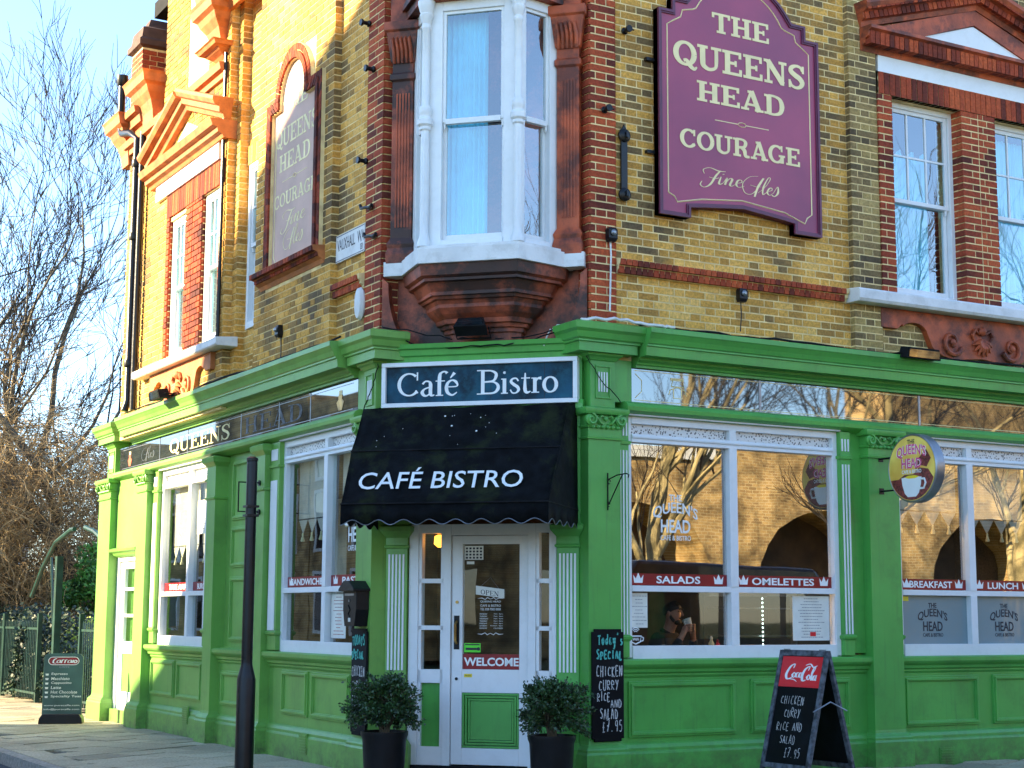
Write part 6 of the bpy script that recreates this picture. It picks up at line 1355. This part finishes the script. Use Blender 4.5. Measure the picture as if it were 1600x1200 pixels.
c_ = thing('coffee_cup', "white coffee cup held at the man's mouth", 'cup', cupM)
MB().lathe([(.026, 0), (.033, .012), (.043, .085), (.046, .09), (.040, .088), (.028, .015)], (0, 0, 0), 'z', 24).build('cup_body', CERAM, c_); MB().tube([(0, -.038, .07), (0, -.064, .065), (0, -.064, .03), (0, -.036, .022)], .006, 6).build('cup_handle', CERAM, c_)
def bottle(x, y, h, r, m, label, cap_):
    s = thing('sauce_bottle', label, 'bottle', Matrix.Translation((x, y, TB))); MB().lathe([(r, 0), (r*1.05, .01), (r, h*.65), (r*.45, h*.8), (r*.4, h*.85)], (0, 0, 0), 'z', 16).build('bottle_body', m, s)
    MB().lathe([(r*.5, h*.85), (r*.5, h*.92), (r*.15, h)], (0, 0, 0), 'z', 12).build('cap', cap_, s)
bottle(3.02, .40, .20, .03, GOLDL, 'yellow mayonnaise bottle with a white cap on the window table', PAPER); bottle(3.14, .46, .17, .026, COKE, 'red ketchup bottle on the window table', RED); bottle(3.21, .42, .12, .018, BRASS, 'small brown sauce bottle beside the ketchup', BLACK)
s = thing('display_cabinet', 'glass display cabinet with a strip of small lights behind the right-hand window', 'cabinet', Matrix.Translation((4.2, 1.1, 0)))
MB().box(-.42, -.38, -.03, .03, -1.3, .25).box(.38, .42, -.03, .03, -1.3, .25).box(-.38, .38, -.03, .03, .21, .25).box(-.38, .38, .4, .44, .21, .25).build('cabinet_frame', GREYM, s)
for z in (-.60, -.20, .08): MB().box(-.38, .38, .0, .42, z, z+.015).build('shelf', GREYM, s)
q = MB()
for i in range(14): ell(q, (-.02, -.02, -.36+i*.042), (.010, .006, .010), 8, 5)
q.build('light_strip', LED, s)
MB().box(-.42, .42, .44, .46, -1.3, .25).build('cabinet_back', INNER, s)
for (x, y, z), lb in (((5.18, .55, 1.02), 'warm glowing bulb inside behind the zigzag blind'), ((3.41, .55, .10), 'small added fill light behind the mullion, lighting the man drinking coffee')):  # second bulb is an added fill light for the man's face
    tag(ell(MB(), (0, 0, 0), (.028, .028, .05)).build('pendant_and_fill_bulb', WARML, None, Matrix.Translation((x, y, z))), lb, 'lamp')

# ================================================================ railings, hedge, trees, things across the street
def railing(y0, y1, label, x=.2, h=1.32):
    s = thing('iron_railing', label, 'railing', Matrix.Translation((x, y0, GZ)), 'dark green railings beside the pavement'); L_ = y1-y0
    for yy in (0, L_): MB().box(-.035, .035, yy-.035, yy+.035, 0, h+.10).add([], []).build('post', RAIL, s)
    for z in (.12, h-.16): MB().box(-.012, .012, .03, L_-.03, z, z+.035).build('rail', RAIL, s)
    n = int(L_/.11)
    for i in range(1, n): MB().tube([(0, i*L_/n, .05), (0, i*L_/n, h-.04), (0, i*L_/n, h)], [.011, .011, .002], 6).build('railing_bar', RAIL, s)
railing(10.7, 12.2, 'short green railing between the pub end and the gateway'); railing(14.75, 17.2, 'green railing left of the gateway, covered by hedge'); railing(17.25, 21.0, 'farthest green railing along the park edge')
s = thing('gateway_arch', 'slim dark green metal arch over the park gateway', 'arch', Matrix.Translation((.08, 13.2, GZ)))
MB().box(-.05, .05, -.06, .06, 0, 2.30).build('post', RAIL, s); MB().tube([(-.02, 1.6, 2.0-.3), (-.02, .95, 2.15), (-.02, .2, 2.52), (-.02, -.7, 2.68), (-.02, -.9, 2.68)], .035, 8).build('arch_rib', RAIL, s)
MB().tube([(-.02, -1.5, 2.68), (-.02, -2.0, 2.60), (-.02, -2.6, 2.42)], .035, 8).tube([(0, 0, .5), (0, .5, 2.3)], .02, 6).build('arch_rib', RAIL, s)
def leaves(name, label, boxes, n, m, seed, size=(.05, .10), kind=True, par=None):
    rnd = random.Random(seed); mb = MB()
    for i in range(n):
        b = rnd.choice(boxes); p = Vector((rnd.uniform(b[0], b[1]), rnd.uniform(b[2], b[3]), b[4]+(b[5]-b[4])*rnd.random()**.85))
        # clumped surface
        p += Vector((math.sin(p.y*3.1+p.z*2), math.sin(p.x*4+p.z*3), math.sin(p.y*2.3)))*.12
        d = Vector((rnd.gauss(0, 1), rnd.gauss(0, 1), rnd.gauss(0, 1))).normalized(); e = d.orthogonal().normalized(); l_ = rnd.uniform(*size)
        mb.add([p, p+d*l_*.5+e*l_*.35, p+d*l_, p+d*l_*.5-e*l_*.35], [(0, 1, 2, 3)])
    return mb.build(name, m, par)
o = leaves('ivy_hedge', '', [(.35, 1.0, 14.6, 24, GZ, .05), (.25, .5, 14.6, 22, GZ, -.1)], 26000, IVY, 1); stuff(o); o['label'] = 'dark ivy hedge behind the green railings'
o = leaves('ivy_hedge', '', [(.35, .9, 10.6, 12.2, GZ, -.6)], 3500, IVY, 2); stuff(o)
o = leaves('shrub', '', [(.5, 2.6, 15.5, 18, GZ, -.15)], 5000, LEAFY, 3, (.05, .1)); tag(o, 'sunlit yellow-green shrub seen through the park gateway', 'shrub')
def bush(x, y, z, r, n, m, label, seed, name='evergreen_bush'):
    s = thing(name, label, 'bush', Matrix.Translation((x, y, z))); rnd = random.Random(seed); mb = MB()
    cl = [(Vector((rnd.gauss(0, r*.4), rnd.gauss(0, r*.4), abs(rnd.gauss(r*.5, r*.35)))), rnd.uniform(.25, .45)*r) for _ in range(16)]
    for i in range(n):
        c, q = rnd.choice(cl); d = Vector((rnd.gauss(0, 1), rnd.gauss(0, 1), rnd.gauss(0, 1))).normalized(); p = c+d*q*rnd.random()**.3
        e = Vector((rnd.gauss(0, 1), rnd.gauss(0, 1), rnd.gauss(0, 1))).normalized(); f = e.orthogonal().normalized(); l_ = rnd.uniform(.06, .12)
        mb.add([p, p+e*l_*.5+f*l_*.3, p+e*l_, p+e*l_*.5-f*l_*.3], [(0, 1, 2, 3)])
    stuff(mb.build('foliage', m, s)); MB().tube([(0, 0, GZ-z), (0, 0, .1)], .06, 6).build('stem', BARK, s)
bush(2.6, 19.0, -.1, .95, 9000, LEAFB, 'bright green bush under the arch beyond the gateway', 8)
bush(1.2, 23.0, -.6, 1.7, 9000, IVY, 'large dark evergreen bush at the left edge', 9); bush(4.6, 21, -.9, 1.4, 7000, IVY, 'dark evergreen bush beside the pub end wall', 10)

def tree(x, y, label, seed, h=8, r0=.16, m=BARK, tm=TWIGD, lean=(0, 0), depth=6, spread=.55, droop=0, nb=3, name='bare_tree', twig=1.0, grp=None, rmin=.006, first=.28):
    s = thing(name, label, 'tree', Matrix.Translation((x, y, GZ)), grp); rnd = random.Random(seed)
    tr, tw = MB(), MB()
    def grow(p, d, L_, r, lev):
        n = 4; pts = [p]; q = p.copy(); dd = d.copy()
        for i in range(n):
            dd = (dd+Vector((rnd.gauss(0, .12), rnd.gauss(0, .12), rnd.gauss(0, .08)-droop*lev*.05+.03*(droop == 0)))).normalized(); q = q+dd*L_/n; pts.append(q.copy())
        rr = [r*(1-.45*i/n) for i in range(n+1)]
        (tr if lev < 3 else tw).tube(pts, rr, 8 if lev < 2 else (5 if lev < 3 else 3))
        if lev >= depth: return
        k = nb if lev else nb+2
        for j in range(k):
            t = rnd.uniform(.35, 1.0) if lev else rnd.uniform(first, 1.0); i = min(int(t*n), n-1); b = pts[i].lerp(pts[i+1], t*n-i)
            ax = Vector((rnd.gauss(0, 1), rnd.gauss(0, 1), rnd.gauss(0, .5))); ax = (ax-dd*ax.dot(dd)).normalized(); nd = (dd+ax*rnd.uniform(spread*.6, spread*1.5)+Vector((0, 0, .12-droop*.3))).normalized()
            grow(b, nd, L_*rnd.uniform(.55, .82), max(rmin, rr[i]*rnd.uniform(.45, .65)), lev+1)
        grow(pts[-1], (dd+Vector((rnd.gauss(0, .15), rnd.gauss(0, .15), .05))).normalized(), L_*rnd.uniform(.6, .8), max(rmin, rr[-1]*.85), lev+1)
    grow(Vector((0, 0, -.2)), Vector((lean[0], lean[1], 1)).normalized(), h*.42, r0, 0)
    tr.build('trunk', m, s); tw.build('branches', tm, s)
    return s
tree(1.6, 24.5, 'slender bare tree rising in front of the pub end wall', 31, 13, .17, BARK, TWIGD, (.0, 0), 6, .5, rmin=.009, nb=2)
tree(-1.2, 27.0, 'tall bare tree at the left edge of the view', 32, 13, .34, BARK, TWIGD, (.16, 0), 6, .75, rmin=.009, nb=2)
tree(3.6, 31.0, 'bare tree farther back behind the gable', 33, 9.5, .18, TWIGD, TWIGD, (-.05, 0), 6, .6, nb=2, rmin=.009)
tree(-.4, 21.5, 'leaning dark-trunked tree whose trunk slants down towards the pub', 34, 8.5, .20, TWIGD, TWIG, (-.02, .1), 6, .7, .25)
tree(.4, 33.0, 'bare tree far behind the tangled twigs', 35, 9.5, .2, TWIGD, TWIGD, (0, 0), 6, .65, nb=2, rmin=.009)
# leaning trunk in front of the thicket
s = thing('fallen_leaning_trunk', 'thick dark trunk slanting down from upper left behind the thicket', 'tree trunk', Matrix.Translation((0, 20.5, 0)))
MB().tube([(-.7, 1.5, 4.6), (.2, 1.2, 3.4), (1.1, .6, 2.4), (1.75, .3, 1.6), (2.3, 0, .6), (2.7, 0, GZ)], [.13, .15, .17, .18, .2, .24], 10).tube([(.6, 1.4, 4.4), (1.5, .5, 3.0), (2.0, .3, 1.8)], [.07, .09, .10], 8).build('trunk', BARK, s)
# thicket of pale hanging twigs
def thicket(x0, x1, y0, y1, z0, z1, n, m, seed, label, r=.007):
    rnd = random.Random(seed); mb = MB()
    for i in range(n):
        p = Vector((rnd.uniform(x0, x1), rnd.uniform(y0, y1), rnd.uniform(z0, z1)*rnd.uniform(.75, 1))); a = rnd.uniform(0, 6.283); d = Vector((math.cos(a)*.8, math.sin(a)*.8, rnd.uniform(-.3, .9))); L_ = rnd.uniform(.5, 1.5); pts = [p]
        for k_ in range(5): d = (d+Vector((rnd.gauss(0, .25), rnd.gauss(0, .25), -.32+rnd.gauss(0, .15)))).normalized(); p = p+d*L_/5; pts.append(p)
        rr = rnd.uniform(.5, 1.4)*r; mb.tube(pts, [rr, rr*.9, rr*.8, rr*.7, rr*.6, rr*.3], 3)
    o = mb.build('twig_thicket', m, None); stuff(o); o['label'] = label; return o
thicket(-2.5, 3.8, 19.0, 23.0, -.2, 4.0, 9000, TWIG, 51, 'tangled thicket of pale bare twigs left of the pub')
thicket(-2.5, 5.0, 22.5, 26.0, -.6, 4.6, 5000, TWIGD, 52, 'darker tangle of twigs behind the pale thicket', .009)
o = MB().box(-8, 8, 36, 36.5, GZ-.2, 1.2).build('park_wall', DBRICK); tag(o, 'dark brick wall far behind the park thicket', 'wall')
far = thing('distant_house', 'pale terraced house glimpsed through the bare trees', 'house', Matrix.Translation((1.5, 60, GZ)))
MB().box(-14, 9, 0, 8, 0, 4.6).build('house_wall', STONE, far); MB().add([(-14.3, -.3, 4.6), (9.3, -.3, 4.6), (9.3, 8.3, 4.6), (-14.3, 8.3, 4.6), (-14.3, 4, 6.6), (9.3, 4, 6.6)], [(0, 1, 5, 4), (2, 3, 4, 5), (0, 4, 3), (1, 2, 5), (0, 3, 2, 1)]).build('roof', BLACKM, far)
for i in range(8):
    for z in (.8, 2.9): MB().box(-12+i*2.6, -11+i*2.6, -.06, .02, z, z+1.2).build('window', FASC, far)

# ---------------- across the street: sunlit viaduct, plane trees, van (seen mirrored in the windows), shading terrace
via = thing('railway_viaduct', 'sunlit brick viaduct wall with arches across the street, mirrored in the windows', 'viaduct', Matrix.Translation((0, -23, GZ)))
mb = MB(); x = -12
def vh(x): return 5.6 if x < 19 else (6.7 if x < 26 else 9.2)
while x < 66:
    H2 = vh(x); mb.box(x, x+1.6, -2, 0, 0, H2); c = x+1.6+2.4; pts = [(x+1.6, H2), (x+1.6, 2.4)]+[(c-2.4*math.cos(R(i*15)), 2.4+2.0*math.sin(R(i*15))) for i in range(1, 12)]+[(x+6.4, 2.4), (x+6.4, H2)]
    k = len(pts); mb.add([(p[0], 0, p[1]) for p in pts]+[(p[0], -2, p[1]) for p in pts], [tuple(range(k)), tuple(range(k, 2*k))[::-1]]+[(i, (i+1) % k, (i+1) % k+k, i+k) for i in range(k)])
    MB().box(x, x+6.4, -2.1, .12, H2, H2+.3).build('coping', STONE, via); x += 6.4
VW, t_, b_ = newmat('viaduct_brickwork'); tc = t_.nodes.new('ShaderNodeTexCoord'); mp = t_.nodes.new('ShaderNodeMapping'); mp.inputs['Rotation'].default_value = (R(90), 0, 0); bk = t_.nodes.new('ShaderNodeTexBrick')
t_.links.new(tc.outputs['Object'], mp.inputs[0]); t_.links.new(mp.outputs[0], bk.inputs[0]); bk.inputs['Scale'].default_value = 1; bk.inputs['Brick Width'].default_value = .23; bk.inputs['Row Height'].default_value = .08; bk.inputs['Mortar Size'].default_value = .009
nzv = t_.nodes.new('ShaderNodeTexNoise'); nzv.inputs['Scale'].default_value = .9; nzv.inputs['Detail'].default_value = 8; nzv.inputs['Roughness'].default_value = .7; t_.links.new(tc.outputs['Object'], nzv.inputs[0]); rmv = t_.nodes.new('ShaderNodeMapRange'); rmv.inputs[1].default_value = .38; rmv.inputs[2].default_value = .62; rmv.inputs[3].default_value = .25; rmv.inputs[4].default_value = 1.25; t_.links.new(nzv.outputs[0], rmv.inputs[0]); mxv = t_.nodes.new('ShaderNodeMix'); mxv.data_type = 'RGBA'; mxv.blend_type = 'MULTIPLY'; mxv.inputs[0].default_value = 1; t_.links.new(rmv.outputs[0], mxv.inputs[7])
bk.inputs['Color1'].default_value = (.62, .40, .15, 1); bk.inputs['Color2'].default_value = (.38, .23, .09, 1); bk.inputs['Mortar'].default_value = (.62, .50, .28, 1); t_.links.new(bk.outputs[0], mxv.inputs[6]); t_.links.new(mxv.outputs[2], b_.inputs[0]); b_.inputs['Roughness'].default_value = .9
mb.build('arched_wall', VW, via); MB().box(-12, 66, -2.3, -2.05, 0, 5.5).build('arch_infill', INNER, via)
for i, (x, y, h, sd_) in enumerate(((8.5, -13.6, 9, 61), (12.5, -14.6, 10, 62), (16.5, -13.4, 9.5, 63), (22, -14.4, 10, 64), (5.0, -15.5, 9, 65))):
    tree(x, y, ['nearest', 'second', 'third', 'fourth', 'fifth'][i]+' mottled plane tree along the street opposite the right wall', sd_, h, .24, PLANE, TWIGD, (.03*(i-2), .02), 5, .6, name='plane_tree', grp='plane trees opposite the pub')
s = thing('opposite_railing', 'black railing between the plane trees and the viaduct', 'railing', Matrix.Translation((4, -11.8, GZ)))
MB().box(0, 34, -.02, .02, 1.9, 1.96).box(0, 34, -.02, .02, .2, .25).build('rail', BLACK, s); mb = MB()
for i in range(190): mb.box(i*.18, i*.18+.05, -.02, .02, .05, 2.1)
stuff(mb.build('railing_bars', BLACK, s))
v = thing('parked_van', 'dark parked people carrier by the kerb, mirrored in the first right window', 'van', Matrix.Translation((6.9, -5.3, GZ)))
prof = [(-2.3, .35), (2.3, .35), (2.35, .8), (2.25, 1.05), (1.6, 1.25), (.9, 2.05), (-1.9, 2.12), (-2.25, 1.7), (-2.35, .8)]
VM = mat('dark_car_paint', (.008, .008, .010), .35, .1, 5, 0, coat=.3, spec=.3)
o = MB().add([(p[0], -.88, p[1]) for p in prof]+[(p[0], .88, p[1]) for p in prof], [tuple(range(9)), tuple(range(9, 18))[::-1]]+[(i, (i+1) % 9, (i+1) % 9+9, i+9) for i in range(9)]).build('body', VM, v, None, .05)
for sy in (-1, 1):
    for pts in ([(-1.8, 1.15), (-.7, 1.15), (-.7, 1.75), (-1.75, 1.75)], [(-.6, 1.15), (.3, 1.15), (.3, 1.75), (-.6, 1.75)], [(.4, 1.15), (1.3, 1.18), (.7, 1.72), (.4, 1.75)]):
        MB().add([(p[0], sy*.885, p[1]) for p in pts]+[(p[0], sy*.875, p[1]) for p in pts], [(0, 1, 2, 3), (7, 6, 5, 4)]+[(i, (i+1) % 4, (i+1) % 4+4, i+4) for i in range(4)]).build('window', FASC, v)
    for x in (-1.45, 1.45):
        M_ = Matrix.Translation((x, sy*.8, .34)); w_ = MB().lathe([(.2, -.1), (.34, -.1), (.34, .1), (.2, .1)], (0, 0, 0), 'v', 24).build('wheel', BLACKM, v, M_); MB().lathe([(.02, -.11), (.2, -.105), (.2, .105), (.02, .11)], (0, 0, 0), 'v', 16).build('rim', GREYM, w_)
    MB().box(2.2, 2.36, sy*.55-.15, sy*.55+.15, .75, .92).build('headlight', CERAM, v); MB().box(-2.37, -2.3, sy*.7-.1, sy*.7+.1, .85, 1.2).build('tail_light', RED, v)
MB().add([(1.42, -.75, 1.25), (1.42, .75, 1.25), (.78, .7, 1.80), (.78, -.7, 1.80), (1.46, -.75, 1.29), (1.46, .75, 1.29), (.82, .7, 1.84), (.82, -.7, 1.84)], [(0, 1, 2, 3), (4, 5, 6, 7), (0, 1, 5, 4), (1, 2, 6, 5), (2, 3, 7, 6), (3, 0, 4, 7)]).build('windscreen', FASC, v)
ter = thing('opposite_terrace', 'tall brick terrace across the left street that shades the lower left wall', 'terrace', Matrix.Identity(4))
OCC = [(2.5, GZ), (2.5, 14.5), (7.63, 12.78), (8.93, 12.23), (12.13, 10.63), (13.03, 7.93), (14.73, 5.43), (16.13, 4.73), (16.13, GZ)]
k = len(OCC); mb = MB().add([(-14, p[0], p[1]) for p in OCC]+[(-22, p[0], p[1]) for p in OCC], [tuple(range(k)), tuple(range(k, 2*k))[::-1]]+[(i, (i+1) % k, (i+1) % k+k, i+k) for i in range(k)])
mb.build('front_wall', VW, ter)
fwm = MB().box(-.6, .6, -.9, .9, -.05, .03).mesh('window', FASC); PXL = Matrix(((0, 0, 1, 0), (1, 0, 0, 0), (0, 1, 0, 0), (0, 0, 0, 1)))
sur = MB().box(-.72, -.6, -1.0, 1.0, 0, .06).box(.6, .72, -1.0, 1.0, 0, .06).box(-.6, .6, .9, 1.0, 0, .06).box(-.6, .6, -1.0, -.9, 0, .1).mesh('window_surround', STONE)
for i in range(16):
    for z in (1.2, 4.4, 7.6, 10.6):
        y = 4+i*2.1
        if y < 11.5 and z < (12-max(0, y-6)*.6): M_ = Matrix.Translation((-14, y, z)) @ PXL; a = link(fwm, 'window', ter, M_); link(sur, 'window_surround', a, None)

row = thing('far_terrace', 'low brick houses farther up the left street, mirrored in the left fascia', 'terrace')
mb = MB()
for i in range(5): mb.box(-22, -14, 28+i*9, 36.9+i*9, GZ, 6.8+.4*(i % 2))
mb.build('front_wall', VW, row)
for i in range(15):
    for z in (.4, 3.0, 5.3): link(fwm, 'window', row, Matrix.Translation((-14, 29.7+i*3, z)) @ PXL); link(sur, 'window_surround', row, Matrix.Translation((-14, 29.7+i*3, z)) @ PXL)

low = thing('low_corner_terrace', 'low dark brick houses across the junction, mirrored in the door glass', 'terrace')
MB().box(-40, -34, -45, 2, GZ, 3.6).build('front_wall', VW, low)
for i in range(14): link(fwm, 'window', low, Matrix.Translation((-34, -43+i*3.2, .6)) @ PXL)
